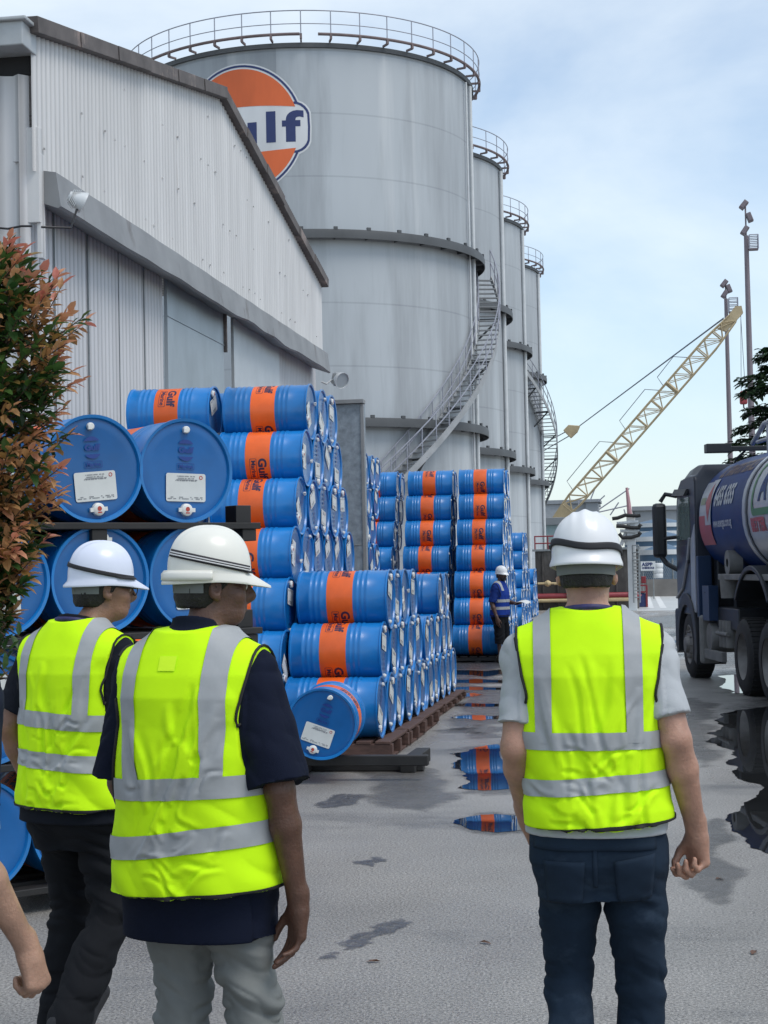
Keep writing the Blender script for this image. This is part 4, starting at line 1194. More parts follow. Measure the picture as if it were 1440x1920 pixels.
mb = MB(); mb.tube([(-4.5, 0, 3.5), mast_top], .12, 8); mb.build('gantry_mast', M_crane, crane)
for y in (-2.2, 2.2):
    mb = MB(); pts = [(-7 + 0, 0, 0)]
    pr2 = [(-6.8 + .7 * math.cos(a), y - .4, .7 + .68 * math.sin(a)) for a in [R(90 + 180 * k / 8) for k in range(9)]] + [(-.6 + .7 * math.cos(a), y - .4, .7 + .68 * math.sin(a)) for a in [R(-90 + 180 * k / 8) for k in range(9)]]
    mb.prism(pr2, (0, .8, 0)); mb.build('crawler_track', M_tr_dark, crane)

# ================================================================== floodlight masts
M_mast = mat('mast_steel', (.20, .17, .19), rough=.6, metal=.2, var=.25, vscale=1, stretch=(1, 1, .3))
def light_mast(px_b, px_t, y_top, Y, label, r_, ytip):
    b0_, t0_ = atY(px_b, 1000, Y), atY(px_t, y_top, Y)
    e = empty('light_mast', (t0_.x, Y, 0), 0, label, 'light mast', 'tall floodlight masts at the right')
    H_ = t0_.z
    mb = MB(); mb.tube([(0, 0, 0), (0, 0, H_ * .5), (0, 0, H_)], [r_ * 1.25, r_ * 1.1, r_ * .8], 12); mb.build('pole', M_mast, e, smooth=60)
    tipz = atY(px_t, ytip, Y).z
    k = 3100 / Y
    mb = MB(); bx, bw, bh = 13 / k, 16 / k, 26 / k
    mb.box((bx, 0, H_ - bh), (bw, bw, .1)); pl = mb.build('service_basket', M_mast, e)
    mb = MB()
    for zz in (.25, .5, .75, 1.0):
        for a, b_ in (((-1, -1), (1, -1)), ((1, -1), (1, 1)), ((1, 1), (-1, 1))):
            mb.tube([(bx + a[0] * bw / 2, a[1] * bw / 2, H_ - bh + bh * zz), (bx + b_[0] * bw / 2, b_[1] * bw / 2, H_ - bh + bh * zz)], .035, 5)
    for a in ((-1, -1), (1, -1), (1, 1), (-1, 1)): mb.tube([(bx + a[0] * bw / 2, a[1] * bw / 2, H_ - bh), (bx + a[0] * bw / 2, a[1] * bw / 2, H_)], .04, 5)
    mb.build('basket_rail', M_rail, pl)
    n_ = 3
    for i in range(n_):
        z = H_ + .15 + (tipz - H_ - .5) * i / (n_ - 1)
        mb = MB(); mb.M = Matrix.Translation(((-.08, .25, -.1)[i], 0, z + .2)) @ Matrix.Rotation((R(35), R(-20), R(40))[i], 4, 'Y')
        mb.box((0, 0, 0), (.34, .5, .62)); mb.box((0, -.28, 0), (.26, .04, .5)); mb.build('lamp_head', M_mast, e, bevel=.06)
    mb = MB(); mb.tube([(0, 0, H_ - .1), (0, 0, tipz - .2)], .06, 6); mb.build('lamp_bracket', M_mast, e)
light_mast(1411, 1399, 442, 112, 'taller rusty floodlight mast, nearer the right edge', .19, 380)
light_mast(1369, 1361, 560, 128, 'shorter floodlight mast standing left of the tall one', .17, 528)

# ================================================================== far yard
M_far_blue = mat('far_tank_blue', (.075, .14, .22), rough=.5, var=.12, vscale=.4, coord='World', stretch=(1, 1, .3))
M_far_white = mat('far_white', (.62, .64, .65), rough=.5, var=.08, coord='World')
M_far_grey = mat('far_grey', (.26, .28, .30), rough=.6, var=.12, vscale=.4, coord='World')
def far_tank(px0, px1, ytop, Y, label, levels, m=None, band=True):
    a, b_ = atY(px0, ytop, Y), atY(px1, ytop, Y); r_ = (b_.x - a.x) / 2
    e = empty('blue_tank', ((a.x + b_.x) / 2, Y + r_, 0), 0, label, 'storage tank', 'blue tanks across the road')
    mb = MB(); mb.lathe([(r_, 0), (r_, a.z), (0, a.z + .5)], 64); mb.build('shell', m or M_far_blue, e, smooth=40)
    if band:
        for z in levels:
            mb = MB(); mb.lathe([(r_, z - .14), (r_ + .12, z - .14), (r_ + .12, z + .14), (r_, z + .14)], 64); mb.build('walkway_ring', M_far_white, e)
    return e
zz = lambda y, Y: atY(1200, y, Y).z
far_tank(1182, 1300, 983, 118, 'upper rear blue storage tank with a white rim between the helmet and truck', (zz(985, 118), zz(1000, 118)))
far_tank(1170, 1292, 1008, 103, 'middle blue storage tank with white rings across the road', (zz(1011, 103), zz(1029, 103)))
far_tank(1198, 1290, 1034, 94, 'lowest nearest blue storage tank behind the white signboard', (zz(1036, 94),))
def building(px0, px1, ytop, Y, depth, label, m, roof=.3, wins=0, name='industrial_building'):
    a, b_ = atY(px0, ytop, Y), atY(px1, ytop, Y); w = b_.x - a.x
    e = empty(name, ((a.x + b_.x) / 2, Y + depth / 2, 0), 0, label, 'building')
    mb = MB(); mb.box((0, 0, a.z / 2), (w, depth, a.z)); mb.build('wall', m, e)
    mb = MB(); mb.box((0, 0, a.z + roof / 2), (w + .5, depth + .5, roof)); mb.build('roof', M_far_grey, e, bevel=.03)
    for k in range(wins):
        mb = MB(); mb.box((-w / 2 + w * (k + .5) / wins, -depth / 2 - .02, a.z * .62), (w / wins * .55, .06, a.z * .16)); mb.build('window', M_win, e)
    return e
building(1190, 1420, 958, 150, 14, 'grey flat roofed building far beyond the blue tanks', M_far_grey, .4, 0)
building(1020, 1116, 946, 165, 12, 'pale grey building far behind the crane boom', mat('far_pale', (.36, .38, .40), rough=.6, coord='World'), .4, 5)
building(1098, 1121, 942, 160, 5, 'small dark stair tower behind the man in the white helmet', M_far_grey, .3, 2, 'stair_tower')
building(1024, 1090, 985, 110, 6, 'pale green low building beside the last grey tank', mat('far_green', (.34, .45, .46), rough=.6, coord='World'), .5, 4)
building(900, 1700, 1062, 190, 10, 'long low grey shed along the far edge of the yard', M_far_grey, .3, 30)
# low masonry wall and guard fence at the end of the yard
def wall_obj(name, px0, px1, ytop, Y, th, m, label, cat):
    a, b_ = atY(px0, ytop, Y), atY(px1, ytop, Y)
    e = MB(); e.box((0, 0, a.z / 2), (b_.x - a.x, th, a.z)); 
    for k in range(int((b_.x - a.x) / 2)): e.box((-(b_.x - a.x) / 2 + 2 * k + 1, -th / 2 - .02, a.z / 2), (.12, .05, a.z * .98))
    o = e.build(name, m); o.location = ((a.x + b_.x) / 2, Y, 0); return tag(o, label, cat)
wall_obj('boundary_wall', 1180, 1480, 1087, 90, .3, mat('old_concrete', (.20, .19, .18), rough=.8, var=.25, vscale=1, coord='World'), 'low stained concrete wall in front of the blue tanks', 'wall')
e = empty('mesh_fence', atY(1290, 1086, 91), 0, 'grey mesh fence on top of the low concrete wall', 'fence'); ez = e.location.z; e.location.z = 0
mb = MB(); zb, zt = ez, zz(1052, 91)
for k in range(-30, 60):
    x = k * .11; mb.tube([(x, 0, zb), (x + .5, 0, zt)], .012, 4); mb.tube([(x + .5, 0, zb), (x, 0, zt)], .012, 4)
mb.build('mesh_panel', M_greysteel, e)
for k in range(5):
    mb = MB(); mb.tube([(-3 + 2.2 * k, 0, 0), (-3 + 2.2 * k, 0, zt + .1)], .05, 6); mb.build('fence_post', M_greysteel, e)
# signboard
sp0, sp1 = atY(1201, 1053, 84), atY(1229, 1070, 84)
e = empty('signboard', ((sp0.x + sp1.x) / 2, 84, 0), 0, 'white company signboard with blue letters by the far fence', 'sign')
w, h = sp1.x - sp0.x, sp0.z - sp1.z; zc_ = (sp0.z + sp1.z) / 2
mb = MB(); mb.box((0, 0, zc_), (w, .06, h)); sb = mb.build('board', M_far_white, e, bevel=.01)
mb = MB(); bm_to(mb, text_bm('ASPP', h * .52, .012), lambda p: Vector((p.x - .04, -.034, zc_ + h * .16 + p.y))); mb.build('lettering', M_nv, sb)
mb = MB(); bm_to(mb, text_bm('CHEMICALS', h * .24, .01), lambda p: Vector((p.x, -.034, zc_ - h * .2 + p.y))); mb.build('lettering', M_nv, sb)
for x in (-w * .35, w * .35):
    mb = MB(); mb.tube([(x, .06, 0), (x, .06, zc_)], .03, 6); mb.build('post', M_greysteel, e)
# white plastic containers by the sign
for k in range(3):
    p = atY(1234, 1084 - 9.5 * k, 88); o = MB(); o.lathe([(0, 0), (.24, 0), (.26, .03), (.26, .22), (.22, .26), (0, .26)], 20)
    ob = o.build('plastic_tub', M_far_white, smooth=50); ob.location = (p.x, 88, p.z); tag(ob, 'white plastic tub beside the signboard, %s of its pile' % ('bottom', 'middle', 'top')[k], 'tub', 'white tubs piled by the signboard')
# bicycle
bp_ = atZ(1254, 1102)
e = empty('bicycle', (bp_.x, bp_.y, 0), R(8), 'dark bicycle leaning by the far fence left of the truck', 'bicycle')
for x in (-.5, .5):
    mb = MB(); mb.tube([(x + .33 * math.cos(2 * PI * k / 24), 0, .36 + .33 * math.sin(2 * PI * k / 24)) for k in range(24)], .03, 6, closed=True); wl = mb.build('wheel', M_tyre, e)
mb = MB()
for a, b_ in (((-.5, 0, .36), (-.12, 0, .3)), ((-.12, 0, .3), (.35, 0, .8)), ((-.12, 0, .3), (-.22, 0, .85)), ((-.22, 0, .78), (.35, 0, .8)), ((.5, 0, .36), (.35, 0, .95)), ((-.5, 0, .36), (-.22, 0, .78))): mb.tube([a, b_], .025, 6)
mb.build('frame', M_blacksteel, e)
mb = MB(); mb.box((-.22, 0, .9), (.26, .14, .06)); mb.build('saddle', M_blacksteel, e, bevel=.02)
mb = MB(); mb.tube([(.3, -.28, 1.0), (.36, 0, .97), (.3, .28, 1.0)], .02, 6); mb.build('handlebar', M_blacksteel, e)

# ------------------------------------------------------------------ bund wall with fire main
M_bund = mat('stained_steel', (.055, .05, .047), rough=.7, var=.4, vscale=1.5, coord='World', spots=(.16, .15, .14), spot_scale=1.2, spot_lo=.5, spot_hi=.7, spot_stretch=(1, 1, .4))
M_redpipe = mat('red_pipe', (.26, .035, .045), rough=.45, var=.15)
M_yelpipe = mat('yellow_pipe', (.55, .43, .24), rough=.45, var=.15)
YBW = 66.0
a, b_ = atY(1003, 1034, YBW), atY(1196, 1034, YBW)
e = empty('slop_tank', ((a.x + b_.x) / 2, YBW + 2.5, 0), 0, 'long dark stained steel tank with red and yellow pipes along its foot', 'tank')
W = b_.x - a.x; Hh = a.z
mb = MB(); mb.box((0, 0, Hh / 2), (W, 5, Hh)); 
for k in range(7): mb.box((-W / 2 + W * (k + .5) / 7, -2.52, Hh / 2), (.08, .06, Hh * .96))
mb.build('shell', M_bund, e, bevel=.03)
mb = MB(); mb.box((0, -2.4, Hh + .04), (W + .2, .4, .08)); mb.build('top_flange', M_greysteel, e)
mb = MB()
for zz_ in (.45, .85): mb.tube([(-W / 2, -2.4, Hh + zz_ * .7), (-W * .12, -2.4, Hh + zz_ * .7)], .03, 6)
for k in range(4): mb.tube([(-W / 2 + W * .38 * k / 3, -2.4, Hh), (-W / 2 + W * .38 * k / 3, -2.4, Hh + .62)], .03, 6)
mb.build('guard_rail', M_redpipe, e)
mb = MB(); zr = atY(1100, 1117, YBW - .4).z; mb.tube([(-W / 2 - .3, -2.85, zr), (W / 2 - .1, -2.85, zr), (W / 2 + .05, -2.85, zr - .1)], .12, 10); mb.build('fire_main', M_redpipe, e, smooth=60)
mb = MB(); zy = atY(1100, 1125, YBW - .5).z; zy2 = atY(1187, 1102, YBW - .5).z; mb.tube([(-W / 2 - .4, -3.0, zy), (W / 2 - .35, -3.0, zy), (W / 2 - .28, -3.0, zy + .1), (W / 2 - .25, -3.0, zy2)], .07, 8)
mb.build('product_pipe', M_yelpipe, e, smooth=60)
for x, yy in ((-W / 2 + .5, 1094), (-W / 2 + 1.15, 1095), (-W / 2 + 1.7, 1094)):
    z = atY(1030, yy, YBW - .5).z; mb = MB(); mb.M = Matrix.Translation((x, -2.85, z)); mb.lathe([(0, -.12), (.07, -.12), (.13, -.02), (.13, .02), (.07, .12), (0, .12)], 12, 'X'); mb.tube([(-.4, 0, 0), (.4, 0, 0)], .045, 8); mb.tube([(0, -.02, 0), (0, -.2, 0)], .03, 6); mb.build('valve', M_yelpipe, e)
mb = MB(); x = -W / 2 + 1.3; mb.tube([(x, -3.0, .1), (x, -3.0, atY(1045, 1073, YBW).z)], .06, 8); mb.box((x, -3.0, atY(1045, 1075, YBW).z), (.3, .1, .35)); mb.build('standpipe', M_yelpipe, e)
# ------------------------------------------------------------------ hose gantry
g0 = atY(1186, 1065, 65.5)
e = empty('hose_gantry', (g0.x, 63.0, 0), 0, 'white hose gantry post carrying thick black hoses beside the dark tank', 'gantry')
zz70 = lambda y: atY(1186, y, 63.0).z
k = 63.0 / 3100
mb = MB(); mb.box((0, 0, zz70(968) / 2), (.32, .24, zz70(968))); mb.build('post', M_far_white, e, bevel=.02)
mb = MB(); mb.tube([(-.03, 0, zz70(968)), (-.07, 0, zz70(940)), (-.12, 0, zz70(914))], [.10, .075, .05], 8); mb.build('pole', mat('pole_pink', (.45, .25, .27), rough=.5, var=.2), e)
for a, b_ in (((-19, 1022), (-2, 978)), ((-9, 1022), (-1, 985))):
    mb = MB(); mb.tube([(a[0] * k, 0, zz70(a[1])), (b_[0] * k, 0, zz70(b_[1]))], .07, 8); mb.build('brace', M_far_white, e)
M_hose = mat('black_hose', (.012, .012, .013), rough=.6, var=.2)
for pts in ([(-34, 972), (-24, 971), (-10, 966), (0, 967), (12, 968), (18, 967)], [(-27, 986), (-14, 987), (4, 990), (16, 990), (19, 987), (14, 984)], [(-22, 1000), (-16, 1008), (0, 1008), (14, 1004), (17, 1001), (13, 999)]):
    mb = MB(); mb.tube([(x * k, -.25, zz70(y)) for x, y in pts], .07, 8); mb.build('hose', M_hose, e, smooth=60)
for pts in ([(-26, 981), (14, 979)], [(-20, 995), (15, 997)]):
    mb = MB(); mb.tube([(x * k, -.15, zz70(y)) for x, y in pts], .06, 8); mb.build('hose_arm', M_far_white, e)
# caged ladder to its right
mb = MB()
for x in (2, 13): mb.tube([(x * k, -.3, .3), (x * k, -.3, zz70(1024)), ], .035, 6)
for q in range(14): z = .5 + q * (zz70(1030) - .5) / 14; mb.tube([(2 * k, -.3, z), (13 * k, -.3, z)], .022, 5)
for y in (1023, 1036, 1050): mb.tube([(2 * k, -.3, zz70(y)), (4 * k, -.7, zz70(y)), (11 * k, -.7, zz70(y)), (13 * k, -.3, zz70(y))], .025, 6)
mb.build('caged_ladder', M_greysteel, e)
# guy rigging far behind
e = empty('derrick_rigging', atY(1100, 960, 150), 0, 'thin pale rigging lines and derricks far behind the white helmet', 'rigging'); o_ = e.location.copy()
for (a, b_) in (((1122, 956), (1180, 916)), ((1124, 960), (1182, 947)), ((1106, 940), (1117, 912)), ((1122, 940), (1134, 929)), ((1144, 966), (1160, 942)), ((1170, 955), (1173, 965)), ((1085, 950), (1085, 938))):
    mb = MB(); mb.tube([atY(*a, 150) - o_, atY(*b_, 150) - o_], .06, 5); mb.build('spar', M_rail, e)
# pump unit at the end of the pipes
pb = atZ(1203, 1138)
e = empty('pump_skid', (pb.x, pb.y, 0), 0, 'small red and blue pump skid at the end of the pipes', 'pump')
k = pb.y / 3100
mb = MB(); mb.box((0, 0, .28), (22 * k, .6, .55)); mb.build('base_box', mat('skid_blue', (.03, .05, .16), rough=.5, var=.2), e, bevel=.02)
mb = MB(); 
for x in (-9, 10): mb.beam((x * k, -.3, 0), (x * k, -.3, 40 * k), .08, .08)
mb.beam((-9 * k, -.3, 28 * k), (10 * k, -.3, 28 * k), .06, .06); mb.beam((-9 * k, -.3, 40 * k), (10 * k, -.3, 40 * k), .06, .06); mb.build('frame', M_redpipe, e)
mb = MB(); mb.box((5 * k, 0, 50 * k), (9 * k, .3, 13 * k)); mb.build('hose_box', M_redpipe, e, bevel=.02)
mb = MB(); mb.tube([(-4 * k, 0, .5), (-4 * k, 0, 44 * k), (-10 * k, 0, 50 * k)], .09, 8); mb.lathe([(0, 24 * k), (.25, 25 * k), (.25, 28 * k), (0, 29 * k)], 12); mb.build('pump_body', M_greysteel, e, smooth=50)
# ================================================================== plants
def leaf_mat(name, c0, c1, c2, rough=.4, trans=.36):
    m = bpy.data.materials.new(name); m.use_nodes = True
    t = m.node_tree; b = t.nodes['Principled BSDF']; lk = t.links.new
    a = t.nodes.new('ShaderNodeAttribute'); a.attribute_name = 'tone'
    r = t.nodes.new('ShaderNodeValToRGB'); e = r.color_ramp.elements
    e[0].position = 0; e[0].color = (*c0, 1); e[1].position = 1; e[1].color = (*c2, 1)
    q = r.color_ramp.elements.new(.5); q.color = (*c1, 1)
    lk(a.outputs['Fac'], r.inputs['Fac']); lk(r.outputs['Color'], b.inputs['Base Color'])
    b.inputs['Roughness'].default_value = rough
    tr = t.nodes.new('ShaderNodeBsdfTranslucent'); lk(r.outputs['Color'], tr.inputs['Color'])
    mx = t.nodes.new('ShaderNodeMixShader'); mx.inputs['Fac'].default_value = trans
    lk(b.outputs['BSDF'], mx.inputs[1]); lk(tr.outputs['BSDF'], mx.inputs[2]); lk(mx.outputs[0], t.nodes['Material Output'].inputs['Surface'])
    return m
class Leaves:
    def __init__(s): s.v = []; s.f = []; s.t = []
    def leaf(s, p, d, n, l, w, tone, curl=.15):
        d = d.normalized(); x = d.cross(n)
        if x.length < 1e-4: x = d.orthogonal()
        x.normalize(); n = x.cross(d).normalized()
        o = len(s.v)
        s.v += [p, p + d * l * .35 + x * w - n * l * .02 + n * w * .35, p + d * l * .4 + n * (-.02 * l), p + d * l * .35 - x * w + n * w * .35,
                p + d * l * .72 + x * w * .75 + n * (w * .25 - l * curl * .4), p + d * l * .72 - n * l * curl * .45, p + d * l * .72 - x * w * .75 + n * (w * .25 - l * curl * .4), p + d * l - n * l * curl]
        for q in ((0, 1, 2), (0, 2, 3), (1, 4, 5, 2), (2, 5, 6, 3), (4, 7, 5), (5, 7, 6)):
            s.f.append(tuple(i + o for i in q)); s.t.append(tone)
    def build(s, name, m, parent):
        me = bpy.data.meshes.new(name); me.from_pydata([tuple(v) for v in s.v], [], s.f); me.update()
        at = me.attributes.new('tone', 'FLOAT', 'FACE'); at.data.foreach_set('value', s.t)
        me.materials.append(m); return link(name, me, parent)
rr = random.Random(21)
M_bark = mat('bark', (.07, .05, .035), rough=.8, var=.3, vscale=10)
# --- red tipped shrub at the left edge
SC = Vector((-2.88, 6.95, 0))
sh = empty('red_tip_shrub', SC, 0, 'tall leafy shrub with red and orange young tips at the left edge', 'shrub')
def srad(z):    # crown radius by height
    pts = [(1.45, .05), (1.6, .14), (1.9, .25), (2.2, .31), (2.5, .35), (2.82, .40), (3.0, .35), (3.13, .27), (3.26, .12)]
    if z <= pts[0][0]: return .05
    for (a, b_), (c, d_) in zip(pts, pts[1:]):
        if z <= c: return b_ + (d_ - b_) * (z - a) / (c - a)
    return .08
tw = MB()
tw.tube([(-.1, .05, 0), (-.08, .02, .8), (-.04, 0, 1.6), (0, 0, 2.4), (.02, 0, 3.0)], [.045, .04, .032, .02, .008], 8)
Lv = Leaves()
RED, ORG, OLV = (.72, .98), (.55, .78), (.30, .5)
nshoot = 0
while nshoot < 640:
    z = rr.uniform(1.45, 3.24); a = rr.uniform(0, 2 * PI); r_ = srad(z)
    rad = r_ * math.sqrt(rr.random()) if rr.random() < .5 else r_ * rr.uniform(.75, 1.08)
    lump = 1 + .28 * math.sin(a * 3 + z * 5.1) * math.cos(z * 7.3 + a)
    rad *= lump
    tip = Vector((rad * math.cos(a), rad * math.sin(a), z))
    outw = Vector((math.cos(a), math.sin(a), rr.uniform(.1, .9) + (z > 2.9) * .8)).normalized()
    k = rad / max(r_, .01)
    base = tip - outw * rr.uniform(.12, .24) - Vector((0, 0, .03))
    if rr.random() < .35: tw.tube([Vector((0, 0, z - .35)) * .6 + base * .4 + Vector((0, 0, .1)), base, tip], [.007, .005, .002], 4)
    else: tw.tube([base, tip], [.004, .0018], 3)
    young = k > .64 and rr.random() < .72
    clump = vnoise(np.array([[tip.x * 4 + 9, tip.y * 4 + 9, tip.z * 3.2]]))[0]
    if young and clump < -.38: young = False
    nl = rr.randint(9, 14)
    for i in range(nl):
        t = i / nl; p = base + (tip - base) * (.1 + .9 * t)
        ga = i * 2.4 + rr.uniform(-.3, .3)
        s1 = outw.orthogonal().normalized(); s2 = outw.cross(s1)
        side = s1 * math.cos(ga) + s2 * math.sin(ga)
        d = (side * (1 - .65 * t) + outw * (.35 + .8 * t) + Vector((0, 0, -.15 + rr.uniform(-.2, .2)))).normalized()
        if young:
            tone = rr.uniform(.5, .72) if t < .5 else rr.uniform(.68, 1.0) if clump > 0.05 else rr.uniform(.55, .82)
            l = rr.uniform(.05, .085)
        else:
            tone = rr.uniform(.0, .36) if rr.random() < .86 else rr.uniform(.36, .55); l = rr.uniform(.055, .095)
        Lv.leaf(p, d, Vector((rr.uniform(-.4, .4), rr.uniform(-.4, .4), 1)), l, l * rr.uniform(.19, .28), tone, rr.uniform(.0, .25))
    nshoot += 1
Lv.build('foliage', leaf_mat('shrub_leaf', (.022, .065, .018), (.40, .22, .07), (.64, .22, .17)), sh)
bpy.data.materials['shrub_leaf'].node_tree.nodes['Color Ramp'].color_ramp.elements.new(.33).color = (.06, .13, .03, 1)
bpy.data.materials['shrub_leaf'].node_tree.nodes['Color Ramp'].color_ramp.elements.new(.72).color = (.58, .32, .16, 1)
tw.build('stem', M_bark, sh)
# --- dark layered tree behind the truck
TC = Vector((3.3, 40, 0))
tr = empty('layered_tree', TC, 0, 'dark green layered tree behind the tanker at the right edge', 'tree')
tk = MB(); tk.tube([(0, 0, 0), (.05, 0, 3), (0, .05, 6), (.02, 0, 8.2)], [.16, .13, .08, .02], 10)
Lv = Leaves()
for q in range(46):
    z = 2.6 + 4.2 * (q / 46) + rr.uniform(-.1, .1); a = q * 2.4 + rr.uniform(-.4, .4); ln = (1.28 if z < 6.1 else .5) * rr.uniform(.6, 1.1)
    d = Vector((math.cos(a), math.sin(a), .12)); e_ = Vector((0, 0, z)) + d * ln + Vector((0, 0, -.15 * ln))
    m_ = Vector((0, 0, z)) + d * ln * .55 + Vector((0, 0, .05))
    tk.tube([(0, 0, z), m_, e_], [.035, .022, .006], 5)
    for i in range(120):
        t = rr.uniform(.18, 1.03); p = (Vector((0, 0, z)) + (m_ - Vector((0, 0, z))) * t / .55) if t < .55 else m_ + (e_ - m_) * (t - .55) / .45
        side = Vector((-d.y, d.x, 0)) * rr.uniform(-1, 1) * .42 * (1.15 - t * .75)
        p = p + side + Vector((0, 0, rr.uniform(-.1, .07)))
        dd = (d * .6 + side.normalized() * .8 + Vector((0, 0, rr.uniform(-.5, .25)))).normalized()
        Lv.leaf(p, dd, Vector((0, 0, 1)), rr.uniform(.16, .28), rr.uniform(.035, .06), rr.uniform(0, 1), .2)
Lv.build('crown', leaf_mat('tree_leaf', (.010, .026, .012), (.018, .045, .018), (.04, .08, .028)), tr)
tk.build('trunk', M_bark, tr)
# ================================================================== people
class SDF:
    def __init__(s, lo, hi, h):
        s.lo = np.array(lo, np.float32); s.h = h
        s.n = [int(math.ceil((hi[i] - lo[i]) / h)) + 1 for i in range(3)]
        s.ax = [s.lo[i] + h * np.arange(s.n[i], dtype=np.float32) for i in range(3)]
        s.d = np.full(s.n, 0.08, np.float32)
    def _box(s, lo, hi, m):
        sl = []
        for i in range(3):
            a = max(0, int((lo[i] - m - s.lo[i]) / s.h)); b_ = min(s.n[i], int((hi[i] + m - s.lo[i]) / s.h) + 2)
            if b_ <= a: return None, None
            sl.append(slice(a, b_))
        return tuple(sl), (s.ax[0][sl[0]][:, None, None], s.ax[1][sl[1]][None, :, None], s.ax[2][sl[2]][None, None, :])
    def _put(s, sl, d, k, sub=False):
        cur = s.d[sl]
        if sub:
            d = -d
            if k > 0: h = np.maximum(k - np.abs(cur - d), 0) / k; s.d[sl] = np.maximum(cur, d) + h * h * k * .25
            else: s.d[sl] = np.maximum(cur, d)
        else:
            if k > 0: h = np.maximum(k - np.abs(cur - d), 0) / k; s.d[sl] = np.minimum(cur, d) - h * h * k * .25
            else: s.d[sl] = np.minimum(cur, d)
    def cap(s, a, b, ra, rb, k=.02, sub=False, cut=None, flat=None):
        a, b = np.array(a, np.float32), np.array(b, np.float32); m = max(ra, rb)
        sl, g = s._box(np.minimum(a, b) - m, np.maximum(a, b) + m, .05)
        if sl is None: return
        ab = b - a; L2_ = float(ab @ ab) + 1e-9
        px, py, pz = g[0] - a[0], g[1] - a[1], g[2] - a[2]
        dt = (px * ab[0] + py * ab[1] + pz * ab[2]) / L2_; t = np.clip(dt, 0, 1)
        d = np.sqrt((px - t * ab[0]) ** 2 + (py - t * ab[1]) ** 2 + (pz - t * ab[2]) ** 2) - (ra + (rb - ra) * t)
        if cut is not None: d = np.maximum(d, (dt - cut) * math.sqrt(L2_))
        s._put(sl, d, k, sub)
    def ell(s, c, r_, k=.02, rot=None, sub=False):
        c = np.array(c, np.float32); m = max(r_)
        sl, g = s._box(c - m, c + m, .05)
        if sl is None: return
        px, py, pz = g[0] - c[0], g[1] - c[1], g[2] - c[2]
        if rot is not None:
            Q = np.array(rot.transposed(), np.float32)
            px, py, pz = (Q[0, 0] * px + Q[0, 1] * py + Q[0, 2] * pz, Q[1, 0] * px + Q[1, 1] * py + Q[1, 2] * pz, Q[2, 0] * px + Q[2, 1] * py + Q[2, 2] * pz)
        k0 = np.sqrt((px / r_[0]) ** 2 + (py / r_[1]) ** 2 + (pz / r_[2]) ** 2)
        k1 = np.sqrt((px / r_[0] ** 2) ** 2 + (py / r_[1] ** 2) ** 2 + (pz / r_[2] ** 2) ** 2) + 1e-6
        s._put(sl, k0 * (k0 - 1) / k1, k, sub)
    def loft(s, rows, k=.03, infl=0.0, z0=None, z1=None, p=2.4):
        """rows: z, half width, half depth, centre x, centre y"""
        z = [q[0] for q in rows]; za = z[0] if z0 is None else z0; zb = z[-1] if z1 is None else z1
        m = max(max(q[1], q[2]) for q in rows) + infl + .05
        sl, g = s._box((-m, -m, za), (m, m, zb), .03)
        if sl is None: return
        zz = g[2].ravel()
        f = [np.interp(zz, z, [q[i] for q in rows]).astype(np.float32)[None, None, :] for i in range(1, 5)]
        a, b = f[0] + infl, f[1] + infl
        q = (np.abs((g[0] - f[2]) / a) ** p + np.abs((g[1] - f[3]) / b) ** p) ** (1 / p)
        d = (q - 1) * np.minimum(a, b)
        d = np.maximum(d, np.maximum(za - g[2], g[2] - zb))
        s._put(sl, np.minimum(d, .08), k)
    def clip(s, fn):
        g = (s.ax[0][:, None, None], s.ax[1][None, :, None], s.ax[2][None, None, :])
        s.d = np.maximum(s.d, fn(*g).astype(np.float32))
    def verts(s):
        gr = openvdb.FloatGrid(0.08); gr.copyFromArray(np.clip(s.d, -.08, .08)); P, Q = gr.convertToQuads(0.0)
        return P * s.h + s.lo, Q
def np_mesh(name, P, Q, m, parent, disp=None):
    me = bpy.data.meshes.new(name)
    me.vertices.add(len(P)); me.vertices.foreach_set('co', P.astype(np.float32).ravel())
    Q = Q[:, ::-1]
    me.loops.add(Q.size); me.loops.foreach_set('vertex_index', Q.ravel().astype(np.int32))
    me.polygons.add(len(Q)); me.polygons.foreach_set('loop_start', np.arange(0, Q.size, 4, dtype=np.int32))
    me.update(calc_edges=True); me.validate()
    # make sure normals point outward
    if disp is not None:
        N = np.empty(len(me.vertices) * 3, np.float32); me.vertices.foreach_get('normal', N); N = N.reshape(-1, 3)
        P2 = np.empty(len(me.vertices) * 3, np.float32); me.vertices.foreach_get('co', P2); P2 = P2.reshape(-1, 3)
        P2 = P2 + N * disp(P2)[:, None]
        me.vertices.foreach_set('co', P2.ravel()); me.update()
    me.polygons.foreach_set('use_smooth', [True] * len(me.polygons))
    me.materials.append(m)
    return link(name, me, parent)
def V(*a): return np.array(a, np.float64)
def unit(v): return v / (np.linalg.norm(v) + 1e-9)
